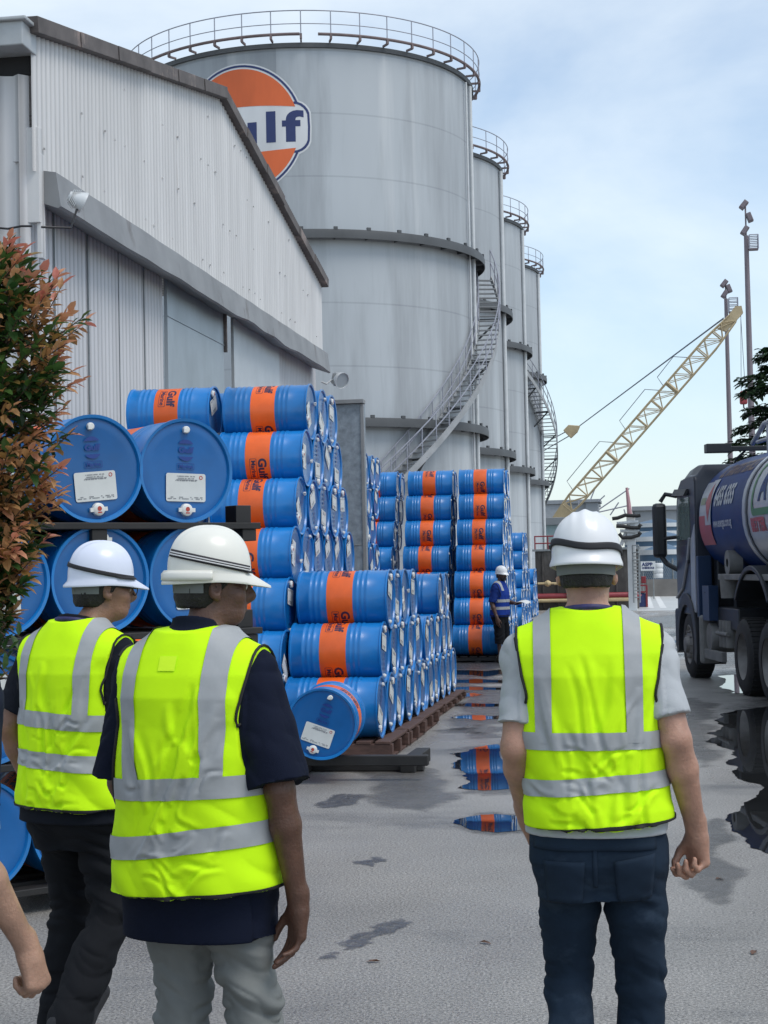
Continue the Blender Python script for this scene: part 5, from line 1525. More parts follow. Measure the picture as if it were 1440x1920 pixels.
def hand(S, w, d, n, right, curl=(.5, .6, .7, .75), spread=.12, thumb=.5, k=1.0):
    d = unit(np.array(d, float)); n = np.array(n, float); n = unit(n - d * (n @ d))
    t = np.cross(d, n) * (1 if right else -1)          # towards the thumb side
    w = np.array(w, float)
    S.cap(w - d * .035, w + d * .02, .0265 * k, .026 * k, .02)
    off = (.030, .010, -.010, -.028); ln = (.044, .049, .045, .035); r0 = (.0098, .0100, .0096, .0086)
    kn = (.088, .092, .088, .080)
    for i in range(4):
        root = w + d * .015 + t * off[i] * .55; kk = w + d * kn[i] * k + t * off[i] * k
        S.cap(root, kk, .0165 * k, .0125 * k, .022)
    for i in range(4):
        p = w + d * kn[i] * k + t * off[i] * k; a = 0.0
        dd = unit(d + t * off[i] / .03 * spread * .5)
        seg = (ln[i] * 1.0, ln[i] * .62, ln[i] * .50); rr_ = r0[i] * k
        for j in range(3):
            a += curl[i] * (1.0, 1.15, .8)[j]
            v = dd * math.cos(a) + n * math.sin(a)
            q = p + v * seg[j] * k
            S.cap(p, q, rr_ * (1.05, .98, .9)[j], rr_ * (.98, .9, .8)[j], .004 if j else .007)
            p = q
    p0 = w + d * .022 * k + t * .022 * k + n * .008; p1 = w + d * .055 * k + t * (.042 + .008 * (1 - thumb)) * k + n * (.016 + .012 * thumb) * k
    S.cap(p0, p1, .0165 * k, .0125 * k, .014)
    v1 = unit(d * .85 + t * (.35 - .45 * thumb) + n * (.25 + .6 * thumb)); p2 = p1 + v1 * .034 * k
    v2 = unit(d * .85 + t * (.15 - .75 * thumb) + n * (.2 + .5 * thumb)); p3 = p2 + v2 * .027 * k
    S.cap(p1, p2, .0122 * k, .0108 * k, .006); S.cap(p2, p3, .0108 * k, .0088 * k, .004)

TORSO = [(.78, .150, .105, 0, -.005), (.86, .176, .128, 0, -.012), (.95, .172, .120, 0, -.005), (1.06, .152, .105, 0, .0), (1.18, .160, .112, 0, .0),
         (1.30, .178, .122, 0, -.004), (1.38, .182, .116, 0, -.008), (1.44, .165, .096, 0, -.012), (1.49, .118, .076, 0, -.012), (1.53, .078, .064, 0, -.008), (1.56, .060, .056, 0, -.002)]
def wide(rows, fx, fy): return [(z, a * fx, b_ * fy, c, d_) for z, a, b_, c, d_ in rows]

def helmet(parent, loc, yaw, pitch, col_m, style, k=1.0):
    Mx = Matrix.Translation(loc) @ Matrix.Rotation(yaw, 4, 'Z') @ Matrix.Rotation(pitch, 4, 'X') @ Matrix.Scale(k, 4)
    A, B, H_ = .0985, .120, .130
    def dome(th, t, dr=0.0):      # th: 0 = front (+Y), t: 0 top .. 1 rim
        ph = t * PI / 2
        r_ = math.sin(ph) ** .86; z = H_ * max(0, math.cos(ph)) ** .80
        x, y = -math.sin(th) * r_ * (A + dr), math.cos(th) * r_ * (B + dr) - .004
        # longitudinal ridges over the crown
        rg = 0
        for c, w_ in ((0, .013), (-.034, .007), (.034, .007)):
            rg += (.0065 if c == 0 else .004) * math.exp(-((x - c) / w_) ** 2)
        fade = max(0, min(1, (1 - t) * 2.6)) * (1 if abs(math.cos(th)) > 0 else 0)
        return Vector((x, y, z + (rg + 0.0) * fade + dr * (1 - r_)))
    n, m_ = 72, 20
    mb = MB(); mb.M = Mx
    vs_ = []
    for i in range(m_ + 1):
        for j in range(n): vs_.append(dome(2 * PI * j / n, (i + .3) / (m_ + .3)))
    def rim(j, e, dz):
        th = 2 * PI * j / n; c = math.cos(th)
        pk = max(0, c) ** 2.2 * .052 if style != 'plain' else max(0, c) ** 2.2 * .045
        bk = max(0, -c) ** 2 * .010
        x, y = -math.sin(th) * (A + e * (.006)), c * (B + e * (.007 + pk + bk)) - .004
        return Vector((x, y, dz - e * (.010 + .35 * pk) - .006 * max(0, -c)))
    for e, dz in ((.15, -.004), (1, -.010), (1.02, -.016), (.9, -.019), (.0, -.014)): vs_ += [rim(j, e, dz) for j in range(n)]
    for i in range(m_ + 1): 
        t = 1 - i / (m_ + 1) * .98
        vs_ += [dome(2 * PI * j / n, t) * .965 - Vector((0, 0, .004)) for j in range(n)]
    rows = len(vs_) // n
    fs = [(i * n + j, i * n + (j + 1) % n, (i + 1) * n + (j + 1) % n, (i + 1) * n + j) for i in range(rows - 1) for j in range(n)]
    fs += [tuple(range(n - 1, -1, -1)), tuple((rows - 1) * n + j for j in range(n))]
    mb.add(vs_, fs); h = mb.build('hard_hat', col_m, parent, smooth=55)
    def band(name, m, f_lo, f_hi, th0, th1, dr=.0035, nn=60, par=h):
        mb = MB(); mb.M = Mx; vs_ = []
        for i in range(nn + 1):
            th = th0 + (th1 - th0) * i / nn
            z0_, z1_ = f_lo(th), f_hi(th)
            for q in range(4):
                z = z0_ + (z1_ - z0_) * q / 3
                if z >= 0.0:
                    ph = math.acos(min(1, max(0, (z / H_)) ** (1 / .80))); p = dome(th, ph / (PI / 2), dr)
                    p.z = z
                else:
                    p = Vector((-math.sin(th) * (A + .006 + dr), math.cos(th) * (B + .008 + dr) - .004, z))
                vs_.append(p)
        mb.add(vs_, [(i * 4 + q, (i + 1) * 4 + q, (i + 1) * 4 + q + 1, i * 4 + q + 1) for i in range(nn) for q in range(3)])
        o = mb.build(name, m, par, smooth=60)
        sm = o.modifiers.new('thick', 'SOLIDIFY'); sm.thickness = .003; sm.offset = 0
        return o
    return h, band, Mx

M_vest = mat('hi_vis_yellow', (.60, .98, .008), rough=.8, var=.05, vscale=6, spec=.2, bump=.12, bscale=420)
M_tape = mat('reflective_tape', (.33, .345, .355), rough=.55, var=.12, vscale=9, metal=.0, bump=.05, bscale=40)
M_pipe = mat('black_binding', (.012, .012, .012), rough=.8)
M_hatw = mat('hat_white', (.74, .75, .76), rough=.35, var=.04, vscale=4, coat=.2)
M_hatcream = mat('hat_cream', (.74, .73, .66), rough=.35, var=.04, vscale=4, coat=.2)
M_hatblue = mat('hat_bluish', (.66, .70, .82), rough=.33, var=.04, vscale=4, coat=.2)
M_strap = mat('strap_black', (.014, .014, .018), rough=.7, var=.2)
M_strapw = mat('strap_white', (.6, .6, .6), rough=.7)
M_harn = mat('harness_grey', (.15, .16, .155), rough=.8, var=.15)
M_hair = mat('hair_black', (.012, .010, .009), rough=.6, var=.5, vscale=60, bump=.6, bscale=260, stretch=(1, 1, .3))
M_lany = mat('lanyard_navy', (.02, .02, .09), rough=.6, var=.5, vscale=30)
def skin(name, c): return mat(name, c, rough=.5, var=.24, vscale=11, sss=.10, bump=.25, bscale=120, spots=tuple(q * .70 for q in c), spot_scale=16, spot_lo=.5, spot_hi=.78)
def cloth(name, c, bsc=350, var=.1, **kw): return mat(name, c, rough=.9, var=var, vscale=7, spec=.15, bump=.2, bscale=bsc, **kw)

def wr(P, amp, fr, seed=0, ridge=True):
    n = vnoise(P * np.array(fr) + seed * 7.31 + 40)
    return amp * ((1 - 2 * np.abs(n)) if ridge else n)

def person(loc, rz, k, label, spec):
    o = empty('person', loc, rz, label, 'person', spec.get('group'))
    o.scale = (k, k, k)
    h = spec.get('h', .0055)
    E = {s_: np.array(spec['elbow'][s_], float) for s_ in (-1, 1)}; Wr = {s_: np.array(spec['wrist'][s_], float) for s_ in (-1, 1)}
    Kn = {s_: np.array(spec['knee'][s_], float) for s_ in (-1, 1)}; An = {s_: np.array(spec['ankle'][s_], float) for s_ in (-1, 1)}
    Sh = {s_: V(s_ * .178, -.012, 1.435) for s_ in (-1, 1)}; Hp = {s_: V(s_ * .092 + spec.get('hipdx', 0), -.005, .90) for s_ in (-1, 1)}
    fx, fy = spec.get('build', (1.0, 1.0))
    T_ = wide(TORSO, fx, fy)
    hy, hp = spec.get('head', (0, 0))
    HR = Matrix.Rotation(hy, 3, 'Z') @ Matrix.Rotation(hp, 3, 'X')
    HC = Vector((0, .028, 1.625)) + Vector(spec.get('neck', (0, 0, 0)))
    def hd(x, y, z): return tuple(HC + HR @ Vector((x, y, z)))
    xs = [.3] + [abs(E[s_][0]) + .13 for s_ in (-1, 1)] + [abs(Wr[s_][0]) + .15 for s_ in (-1, 1)]
    ys = [E[1][1], E[-1][1], Wr[1][1], Wr[-1][1], Kn[1][1], Kn[-1][1], An[1][1], An[-1][1]]
    lo = (-max(xs), min(ys) - .22, -.02); hi = (max(xs), max(ys) + .28, 1.84)
    # ---- body: one continuous surface
    S = SDF(lo, hi, h)
    S.loft(T_, .02, -.010)
    for s_ in (-1, 1):
        S.cap(V(s_ * .04, -.01, 1.50), Sh[s_], .046, .05, .05)
        S.cap(Sh[s_], E[s_], .052, .041, .03)
        m_ = E[s_] * .68 + Wr[s_] * .32
        S.cap(E[s_], m_, .041, .0425, .015); S.cap(m_, Wr[s_], .0425, .0275, .015)
        S.cap(Hp[s_], Kn[s_], .070, .044, .04)
        cf = Kn[s_] * .68 + An[s_] * .32 + V(0, -.012, 0)
        S.cap(Kn[s_], cf, .044, .042, .02); S.cap(cf, An[s_], .042, .034, .02)
        S.cap(An[s_] + V(0, -.02, -.03), An[s_] + V(s_ * .02, .14, -.055), .036, .028, .02)
        hs = spec['hands'][s_]
        hand(S, Wr[s_] + unit(Wr[s_] - E[s_]) * .02, hs[0], hs[1], s_ > 0, **hs[2])
    S.cap((0, -.012, 1.47), tuple(Vector((0, .012, 1.60)) + Vector(spec.get('neck', (0, 0, 0)))), .062, .056, .03)
    S.ell(hd(0, -.004, .085), (.077, .096, .098), .02, HR)
    S.ell(hd(0, .030, .020), (.060, .070, .072), .03, HR)
    S.cap(hd(-.03, .062, -.020), hd(.03, .062, -.020), .026, .026, .03)
    S.cap(hd(0, .096, .072), hd(0, .116, .036), .010, .0155, .014)
    S.cap(hd(0, .104, .030), hd(0, .100, .028), .018, .018, .008)
    S.cap(hd(-.035, .080, .082), hd(.035, .080, .082), .014, .014, .02)
    for s_ in (-1, 1):
        S.ell(hd(s_ * .043, .068, .035), (.022, .020, .024), .025, HR)
        S.ell(hd(s_ * .032, .0925, .062), (.016, .012, .010), .006, HR, sub=True)
        S.ell(hd(s_ * .032, .086, .062), (.0135, .011, .0105), .003, HR)
        Rr = HR @ Matrix.Rotation(s_ * R(-28), 3, 'Z')
        S.ell(hd(s_ * .080, -.006, .052), (.008, .020, .033), .008, Rr)
        S.ell(hd(s_ * .087, -.001, .056), (.007, .011, .019), .004, Rr, sub=True)
        S.ell(hd(s_ * .077, .004, .026), (.008, .010, .011), .005, Rr)
    S.cap(hd(-.019, .094, .008), hd(.019, .094, .008), .0075, .0075, .006)
    S.cap(hd(-.017, .094, -.004), hd(.017, .094, -.004), .008, .008, .006)
    S.cap(hd(-.022, .106, .002), hd(.022, .106, .002), .003, .003, .004, sub=True)
    P, Q = S.verts()
    body = np_mesh('body', P, Q, spec['skin'], o)
    for s_ in (-1, 1):
        mb = MB(); mb.M = Matrix.Translation(hd(s_ * .032, .0875, .062)) @ HR.to_4x4(); mb.lathe([(0, -.011), (.008, -.0078), (.011, 0), (.008, .0078), (0, .011)], 12, 'Y')
        mb.build('eye', M_strapw, o, smooth=60)
    # ---- hair: skull cap behind the brow
    S = SDF(hd(0, 0, .06)[0:3] - np.array((.16, .16, .17)), hd(0, 0, .06)[0:3] + np.array((.16, .16, .16)), h)
    S.ell(hd(0, -.006, .086), (.083, .101, .103), .0, HR)
    S.ell(hd(0, -.045, .03), (.068, .060, .075), .03, HR)
    nz = np.array(HR @ Vector((0, .80, -.60))); c0 = np.array(hd(0, .028, .062))
    S.clip(lambda x, y, z: (x - c0[0]) * nz[0] + (y - c0[1]) * nz[1] + (z - c0[2]) * nz[2])
    nz2 = np.array(HR @ Vector((0, 0, -1))); c2 = np.array(hd(0, 0, spec.get('nape', -.012)))
    S.clip(lambda x, y, z: (x - c2[0]) * nz2[0] + (y - c2[1]) * nz2[1] + (z - c2[2]) * nz2[2])
    P, Q = S.verts(); np_mesh('hair', P, Q, M_hair, o, lambda p: wr(p, .0022, (120, 120, 40), 3))
    if spec.get('beard'):
        S = SDF(np.array(hd(0, 0, .0)) - .16, np.array(hd(0, 0, .0)) + .16, h)
        S.ell(hd(0, .034, .012), (.064, .074, .066), .0, HR); S.cap(hd(-.03, .064, -.024), hd(.03, .064, -.024), .030, .030, .03)
        c3 = np.array(hd(0, 0, .024)); nz3 = np.array(HR @ Vector((0, -.3, 1)))
        S.clip(lambda x, y, z: (x - c3[0]) * nz3[0] + (y - c3[1]) * nz3[1] + (z - c3[2]) * nz3[2])
        P, Q = S.verts(); np_mesh('beard', P, Q, M_hair, o)
    # ---- trousers
    tr_ = spec['trousers']; ti = tr_.get('infl', .022)
    S = SDF((-.42, lo[1], -.02), (.42, hi[1], 1.12), h)
    Tt = wide(TORSO, tr_.get('fx', fx), fy)
    S.loft([(.74, .150, .105, 0, -.012)] + Tt, .03, .016, .755, tr_.get('waist', 1.03))
    for s_ in (-1, 1):
        S.ell((s_ * .082 + spec.get('hipdx', 0), -.060, .87), (.088, .088, .105), .05)
        mid = (Hp[s_] + Kn[s_]) / 2
        S.cap(Hp[s_], mid, .092 + ti * .4, .076 + ti * .8, .022); S.cap(mid, Kn[s_], .076 + ti * .8, .060 + ti, .018)
        ln = tr_.get('len', 1.0)
        e_ = Kn[s_] + (An[s_] - Kn[s_]) * ln
        cm = Kn[s_] * .6 + e_ * .4 + V(0, -.012, 0) * ln
        S.cap(Kn[s_], cm, .060 + ti, .058 + ti, .018); S.cap(cm, e_, .058 + ti, tr_.get('cuff', .064), .018)
    zt = tr_.get('waist', 1.03)
    S.clip(lambda x, y, z: z - zt + 0 * x + 0 * y)
    if ln < 1: zc_ = min(e_[2] for _ in (0,)); S.clip(lambda x, y, z: zc_ - z + 0 * x + 0 * y)
    else: S.clip(lambda x, y, z: .025 - z + 0 * x + 0 * y)
    P, Q = S.verts()
    wa = tr_.get('wr', .008); kz = (Kn[1][2] + Kn[-1][2]) / 2
    def td(p):
        g = np.exp(-((p[:, 2] - kz) / .20) ** 2) + .45 * np.exp(-((p[:, 2] - .79) / .07) ** 2) + .35 * (p[:, 2] < .3) + .22
        q = p.copy(); q[:, 2] += .35 * np.abs(p[:, 0] - np.sign(p[:, 0]) * .1) + .25 * p[:, 0]
        return np.maximum(g * (wr(q, wa, (4, 4, 17), 1) + wr(q, wa * .5, (9, 9, 30), 2)) + wr(p, wa * .4, (10, 10, 4), 5), -.007)
    trs = np_mesh('trousers', P, Q, tr_['mat'], o, td)
    bt = BVHTree.FromObject(trs, bpy.context.evaluated_depsgraph_get())
    # ---- shoes
    for s_ in (-1, 1):
        S = SDF(An[s_] - np.array((.12, .16, .13)), An[s_] + np.array((.12, .30, .10)), h)
        a = An[s_]; pit = spec.get('foot', {}).get(s_, 0.0)
        Rx = np.array(Matrix.Rotation(-pit, 3, 'X'))
        def fp(x, y, z): return a + Rx @ np.array((x + s_ * .1 * y, y, z))
        S.cap(fp(0, -.035, -.045), fp(0, .05, -.045), .043, .041, .0); S.cap(fp(0, .05, -.045), fp(0, .165, -.058), .046, .036, .03); S.cap(fp(0, -.01, -.03), fp(0, -.015, .03), .047, .046, .03)
        nz4 = Rx @ np.array((0, 0, -1.0)); c4 = fp(0, 0, -.088)
        S.clip(lambda x, y, z: (x - c4[0]) * nz4[0] + (y - c4[1]) * nz4[1] + (z - c4[2]) * nz4[2])
        P, Q = S.verts(); np_mesh('shoe', P, Q, spec.get('shoe', M_strap), o)
    # ---- shirt
    sh_ = spec['shirt']
    S = SDF((lo[0], lo[1], .6), (hi[0], hi[1], 1.62), h)
    S.loft(T_, .02, sh_.get('infl', .018), sh_['hem'], None)
    sx_ = sh_.get('hx', 0.0)
    if sh_['hem'] < .95: S.loft([(sh_['hem'], (.183 - sx_) * fx, .138 * fy, sx_, -.012), (.98, (.180 - sx_) * fx, .130 * fy, sx_, -.008)], .05, .012)
    for s_ in (-1, 1):
        S.cap(V(s_ * .04, -.01, 1.50), Sh[s_], .062, .068, .05)
        S.cap(Sh[s_], E[s_], sh_.get('r0', .070), sh_.get('r1', .066), .035, cut=sh_.get('sl', .72))
    ih = sh_['hem']; S.clip(lambda x, y, z: ih - z + 0 * x + 0 * y)
    S.cap((0, -.02, 1.50), (0, .03, 1.66), .062, .062, .01, sub=True)
    S.cap((0, -.02, 1.45), (0, -.005, 1.545 + sh_.get('collar', 0)), .068, .067, .02) if sh_.get('collar') is not None else None
    if sh_.get('collar') is not None: S.clip(lambda x, y, z: z - (1.555 + sh_['collar']) + .30 * (y + .07) + 0 * x)
    P, Q = S.verts()
    def sd(p):
        q = p.copy(); q[:, 2] += .6 * np.abs(p[:, 0]); arm = (np.abs(p[:, 0]) > .2)
        return np.clip(wr(q, .0045, (7, 7, 11), 6) + wr(q, .0025, (16, 16, 22), 7) + arm * wr(p, .004, (12, 12, 18), 8), -.008, -.001 + .014 * arm)
    np_mesh('shirt', P, Q, sh_['mat'], o, sd)
    # ---- vest
    vst = spec.get('vest')
    if vst:
        S = SDF((-.34, -.30, .6), (.34, .30, 1.62), h)
        hem = vst['hem']; inf = vst.get('infl', .036)
        hw, hx = vst.get('hw', 1.0), vst.get('hx', 0.0)
        rows = [(hem - .1, .190 * fx * hw, .140 * fy, hx, -.014), (hem + .05, .188 * fx * hw, .138 * fy, hx, -.014), (1.10, .178 * fx * hw, .126 * fy, hx * .5, -.010), (1.22, .178 * fx * (hw * .5 + .5), .124 * fy, 0, -.010)] + [q for q in T_ if q[0] > 1.27]
        S.loft(rows, .02, inf, hem)
        for s_ in (-1, 1): S.cap(V(s_ * .045, -.012, 1.49), Sh[s_] + V(s_ * .01, 0, .0), .066 + inf * .3, .070 + inf * .3, .05)
        S.cap((0, -.015, 1.545), (0, .07, 1.74), .064, .085, .012, sub=True)
        zz_ = [.6, 1.06, 1.14, 1.22, 1.32, 1.42, 1.5, 1.7]; wv = np.array([.40, .40, .215, .188, .178, .192, .205, .205]) * vst.get('wx', 1.0)
        S.clip(lambda x, y, z: np.abs(x) - np.interp(z.ravel(), zz_, wv).astype(np.float32)[None, None, :] + 0 * y)
        tl = vst.get('tilt', 0.0)
        S.clip(lambda x, y, z: hem + tl * x - z + 0 * y)
        P, Q = S.verts(); sd_ = vst.get('seed', 0); va = vst.get('wr', .0065)
        def vd(p):
            f = np.clip((1.52 - p[:, 2]) / .22, 0.15, 1)
            q = p.copy(); q[:, 0] = p[:, 0] * .8 + .62 * (p[:, 2] - 1.2); q[:, 2] = p[:, 2] * .55 - .5 * p[:, 0]
            low = np.clip((1.16 - p[:, 2]) / .1, 0, 1)
            r2 = p.copy(); r2[:, 2] += .5 * p[:, 0]
            out = f * wr(q, va * .35, (11, 5, 3.2), sd_) + low * wr(r2, va * .4, (6, 5, 15), sd_ + 2)
            rf = random.Random(sd_ * 31 + 5)
            def crease(x0, z0, x1, z1, w, a):
                dx, dz = x1 - x0, z1 - z0; L_ = math.hypot(dx, dz)
                t = ((p[:, 0] - x0) * dx + (p[:, 2] - z0) * dz) / (L_ * L_); tt = np.clip(t, 0, 1)
                d = (-(p[:, 0] - x0) * dz + (p[:, 2] - z0) * dx) / L_ + .012 * np.sin(tt * 5 + x0 * 40)
                ta = np.maximum(np.sin(PI * np.clip(t * .92 + .04, 0, 1)), 0) ** .7 * ((t > -.04) & (t < 1.04))
                return a * ta * (np.exp(-(d / w) ** 2) - .55 * np.exp(-((d - 2.0 * w) / (w * 1.5)) ** 2))
            for i in range(15):      # long folds hanging from the shoulders and across the back
                x0 = rf.uniform(-.15, .15); z0 = rf.uniform(1.22, 1.43); ln_ = rf.uniform(.16, .40)
                sl_ = rf.uniform(-.35, .15) + (.25 if x0 < 0 else -.2)
                out = out + crease(x0, z0, x0 + sl_ * ln_, z0 - ln_, rf.uniform(.007, .014), va * rf.uniform(.5, 1.1) * rf.choice((1, 1, -1)))
            for i in range(16):      # short creases at the waist and hem
                sx_ = rf.choice((-1, 1)); x0 = sx_ * rf.uniform(.02, .19); z0 = rf.uniform(hem + .02, 1.24); ln_ = rf.uniform(.06, .16)
                out = out + crease(x0, z0, x0 - sx_ * ln_ * .85, z0 - ln_ * rf.uniform(.2, .7), rf.uniform(.005, .009), va * rf.uniform(.4, .8))
            return np.clip(out, -.003, .0095)
        ve = np_mesh('vest', P, Q, vst['mat'], o, vd)
        bt = BVHTree.FromObject(ve, bpy.context.evaluated_depsgraph_get())
        def hoop(z0_, z1_, tilt=0.0, m=M_tape, name='reflective_tape', off=.0042, nn=220):
            mb = MB(); idx = {}; rows_ = 15 if z1_ - z0_ > .03 else 6
            for i in range(nn):
                a = 2 * PI * i / nn; dv = Vector((math.sin(a), -math.cos(a), 0))
                for q in range(rows_):
                    z = z0_ + (z1_ - z0_) * q / (rows_ - 1) + tilt * dv.x * .2
                    hit = bt.ray_cast(dv * .6 + Vector((0, -.01, z)), -dv)
                    if hit[0] is not None and hit[3] < .55:
                        idx[(i, q)] = len(mb.v); mb.v.append(tuple(hit[0] + dv * off))
            for i in range(nn):
                for q in range(rows_ - 1):
                    k4 = [(i, q), ((i + 1) % nn, q), ((i + 1) % nn, q + 1), (i, q + 1)]
                    if all(x in idx for x in k4): mb.f.append(tuple(idx[x] for x in k4)); mb.mi.append(0)
            ob = mb.build(name, m, ve, smooth=180)
            return ob
        for z0_, z1_, tlt in vst['hoops']: hoop(z0_, z1_, tlt, vst.get('tape', M_tape))
        hoop(hem + .002, hem + .014, tl * 1.08, M_pipe, 'hem_binding', .0045)
        ztop = max(q[1] for q in vst['hoops'])
        for (xa, xb, xa2, xb2) in vst['braces']:       # vertical tape up the back and over the shoulder; lower then upper x-range
            mb = MB(); cols = 13; nr = 150; idx = {}
            for i in range(nr + 1):
                t = i / nr
                if t < .5: org = Vector((0, -.7, (ztop - .03) + (1.38 - ztop + .03) * t / .5)); dv = Vector((0, 1, 0))
                else:
                    a = (t - .5) / .5 * PI; dv = Vector((0, math.cos(a), -math.sin(a))); org = Vector((0, -.02, 1.38)) - dv * .5
                for q in range(cols):
                    u = q / (cols - 1); tt = min(1, t / .5)
                    x = (xa + (xb - xa) * u) * (1 - tt) + (xa2 + (xb2 - xa2) * u) * tt
                    hit = bt.ray_cast(org + Vector((x, 0, 0)), dv)
                    if hit[0] is not None: idx[(i, q)] = len(mb.v); mb.v.append(tuple(hit[0] - dv * .0046))
            for i in range(nr):
                for q in range(cols - 1):
                    k4 = [(i, q), (i, q + 1), (i + 1, q + 1), (i + 1, q)]
                    if all(x in idx for x in k4):
                        pp = [Vector(mb.v[idx[x]]) for x in k4]
                        if max((pp[0] - pp[2]).length, (pp[1] - pp[3]).length) < .06: mb.f.append(tuple(idx[x] for x in k4)); mb.mi.append(0)
            mb.build('reflective_tape', vst.get('tape', M_tape), ve, smooth=180)
        # black binding round the armholes
        for s_ in (-1, 1):
            pts = []
            for i in range(44):
                a = -PI * .5 + 2 * PI * .5 * 0 + (i / 43) * 2 * PI
                cy, cz = -.012 + .085 * math.sin(a), 1.34 + .19 * math.cos(a)
                x = float(np.interp(cz, zz_, wv)) * s_
                dv = Vector((0, -math.sin(a), -math.cos(a)))
                hit = bt.ray_cast(Vector((x - s_ * .006, -.012, 1.34)) - dv * .5, dv)
                if hit[0] is not None and hit[0].z > 1.10: pts.append(hit[0] + Vector((s_ * .005, 0, 0)) - dv * .001)
            if len(pts) > 4:
                j = max(range(len(pts)), key=lambda i: (pts[i] - pts[i - 1]).length)
                pts = pts[j:] + pts[:j]
                mb = MB(); mb.tube(pts, .0042, 6); mb.build('armhole_binding', M_pipe, ve, smooth=60)
    else: ve = None
    # ---- helmet
    if spec.get('hat'):
        ht = spec['hat']
        hl = Vector(hd(0, -.004, .098))
        hat, band, Mx = helmet(o, hl, hy, hp + ht.get('tip', 0), ht['mat'], ht.get('style', 'peak'))
        for b_ in ht.get('bands', ()): band(*b_)
        mb = MB(); mb.M = Mx
        mb.lathe([(.085, -.058), (.088, -.058), (.091, -.008), (.087, -.008)], 40, 'Z', a0=R(200), a1=R(340))
        mb.v = [tuple(Mx @ Vector((q.x, q.y * 1.22, q.z))) for q in [Mx.inverted() @ Vector(v_) for v_ in mb.v]]
        mb.build('head_harness', M_harn, hat, smooth=60)
    if spec.get('lanyard'):
        mb = MB(); pts = []
        for i in range(40):
            a = 2 * PI * i / 40; pts.append((.078 * math.sin(a) * 1.02, -.012 - .078 * math.cos(a), 1.572 - .035 * (1 - math.cos(a)) * .5 * (1 if abs(a - PI) < PI else 0)))
        vs_ = [];
        for p in pts: vs_ += [(p[0], p[1], p[2] - .008), (p[0] * .985, p[1] * .985, p[2] + .008)]
        mb.add(vs_, [(2 * i, 2 * ((i + 1) % 40), 2 * ((i + 1) % 40) + 1, 2 * i + 1) for i in range(40)])
        lo_ = mb.build('lanyard', M_lany, o, smooth=60); sm = lo_.modifiers.new('thick', 'SOLIDIFY'); sm.thickness = .003
    return o, trs, ve, body

def patch(bt, x0, x1, z0, z1, off, nx=10, nz=10, taper=0.0, slant=0.0):
    mb = MB(); idx = {}
    for i in range(nx + 1):
        for j in range(nz + 1):
            u, w = i / nx, j / nz
            x = x0 + (x1 - x0) * u; x = (x0 + x1) / 2 + (x - (x0 + x1) / 2) * (1 - taper * (1 - w)); z = z0 + (z1 - z0) * w + slant * (u - .5)
            hit = bt.ray_cast(Vector((x, -.8, z)), Vector((0, 1, 0)))
            if hit[0] is not None: idx[(i, j)] = len(mb.v); mb.v.append((hit[0].x, hit[0].y - off, hit[0].z))
    for i in range(nx):
        for j in range(nz):
            k4 = [(i, j), (i + 1, j), (i + 1, j + 1), (i, j + 1)]
            if all(q in idx for q in k4): mb.f.append(tuple(idx[q] for q in k4)); mb.mi.append(0)
    return mb

relax = dict(curl=(.22, .28, .34, .42), thumb=.25)
fist = dict(curl=(.95, 1.05, 1.12, 1.15), spread=.03, thumb=.75)
# ---------------- man on the right in jeans
M_denim = cloth('denim', (.013, .024, .042), 500, .3, spots=(.036, .056, .085), spot_scale=5, spot_lo=.55, spot_hi=.8, spot_stretch=(1, 1, 1.6))
zf = lambda a, b_: (lambda th: a)
p3spec = dict(hipdx=.022, h=.0055, skin=skin('skin_light', (.40, .22, .155)), build=(1.04, 1.0), head=(R(-4), R(-2)), neck=(0, 0, -.012), nape=.010, lanyard=True,
    elbow={-1: (-.212, -.075, 1.18), 1: (.232, -.095, 1.20)}, wrist={-1: (-.192, .10, .98), 1: (.286, .0, .945)},
    knee={-1: (-.078, .07, .50), 1: (.122, .04, .49)}, ankle={-1: (-.075, -.20, .16), 1: (.125, .10, .09)}, foot={-1: -.7},
    hands={-1: ((.25, .35, -1), (1, 0, 0), fist), 1: ((.03, .10, -1), (-.75, -.65, 0), dict(curl=(.85, 1.0, 1.08, 1.15), spread=.04, thumb=.6))},
    trousers=dict(mat=M_denim, infl=.013, waist=.955, cuff=.060, wr=.0065, fx=.95),
    shirt=dict(mat=cloth('tee_grey', (.42, .44, .46)), hem=.938, sl=.76, r0=.064, r1=.063, infl=.004, hx=.018),
    vest=dict(mat=M_vest, hem=.958, hoops=((1.180, 1.228, 0), (1.060, 1.106, .06)), braces=((-.155, -.110, -.156, -.108), (.096, .141, .094, .143)), seed=2, tilt=.06, wr=.011, hw=.91, hx=.016),
    hat=dict(mat=M_hatw, tip=R(-4)))
B3 = (lambda th: .014 + .010 * math.sin(th) + .006 * math.cos(3 * th), lambda th: .034 + .010 * math.sin(th) + .006 * math.cos(3 * th))
p3spec['hat']['bands'] = (('hat_strap', M_strap, B3[0], B3[1], R(60), R(300)),)
s3 = 640.0; y3 = F / s3
base3 = atY(1106, 1300, y3)
P3, tr3, ve3, bd3 = person((base3.x, y3, 0), R(3), 1.02, 'person in dark jeans, yellow vest and white helmet, walking at the right', p3spec)
bt3 = BVHTree.FromObject(tr3, bpy.context.evaluated_depsgraph_get())
M_pocket = cloth('denim_pocket', (.016, .028, .048), 500, .25)
for x0, x1, z0, z1, sl in ((-.142, -.028, .745, .875, 0), (.052, .165, .755, .885, .02)):
    pk = patch(bt3, x0, x1, z0, z1, .005, taper=.16, slant=sl).build('back_pocket', M_pocket, tr3, smooth=180)
    sm = pk.modifiers.new('thick', 'SOLIDIFY'); sm.thickness = .004; sm.offset = -1
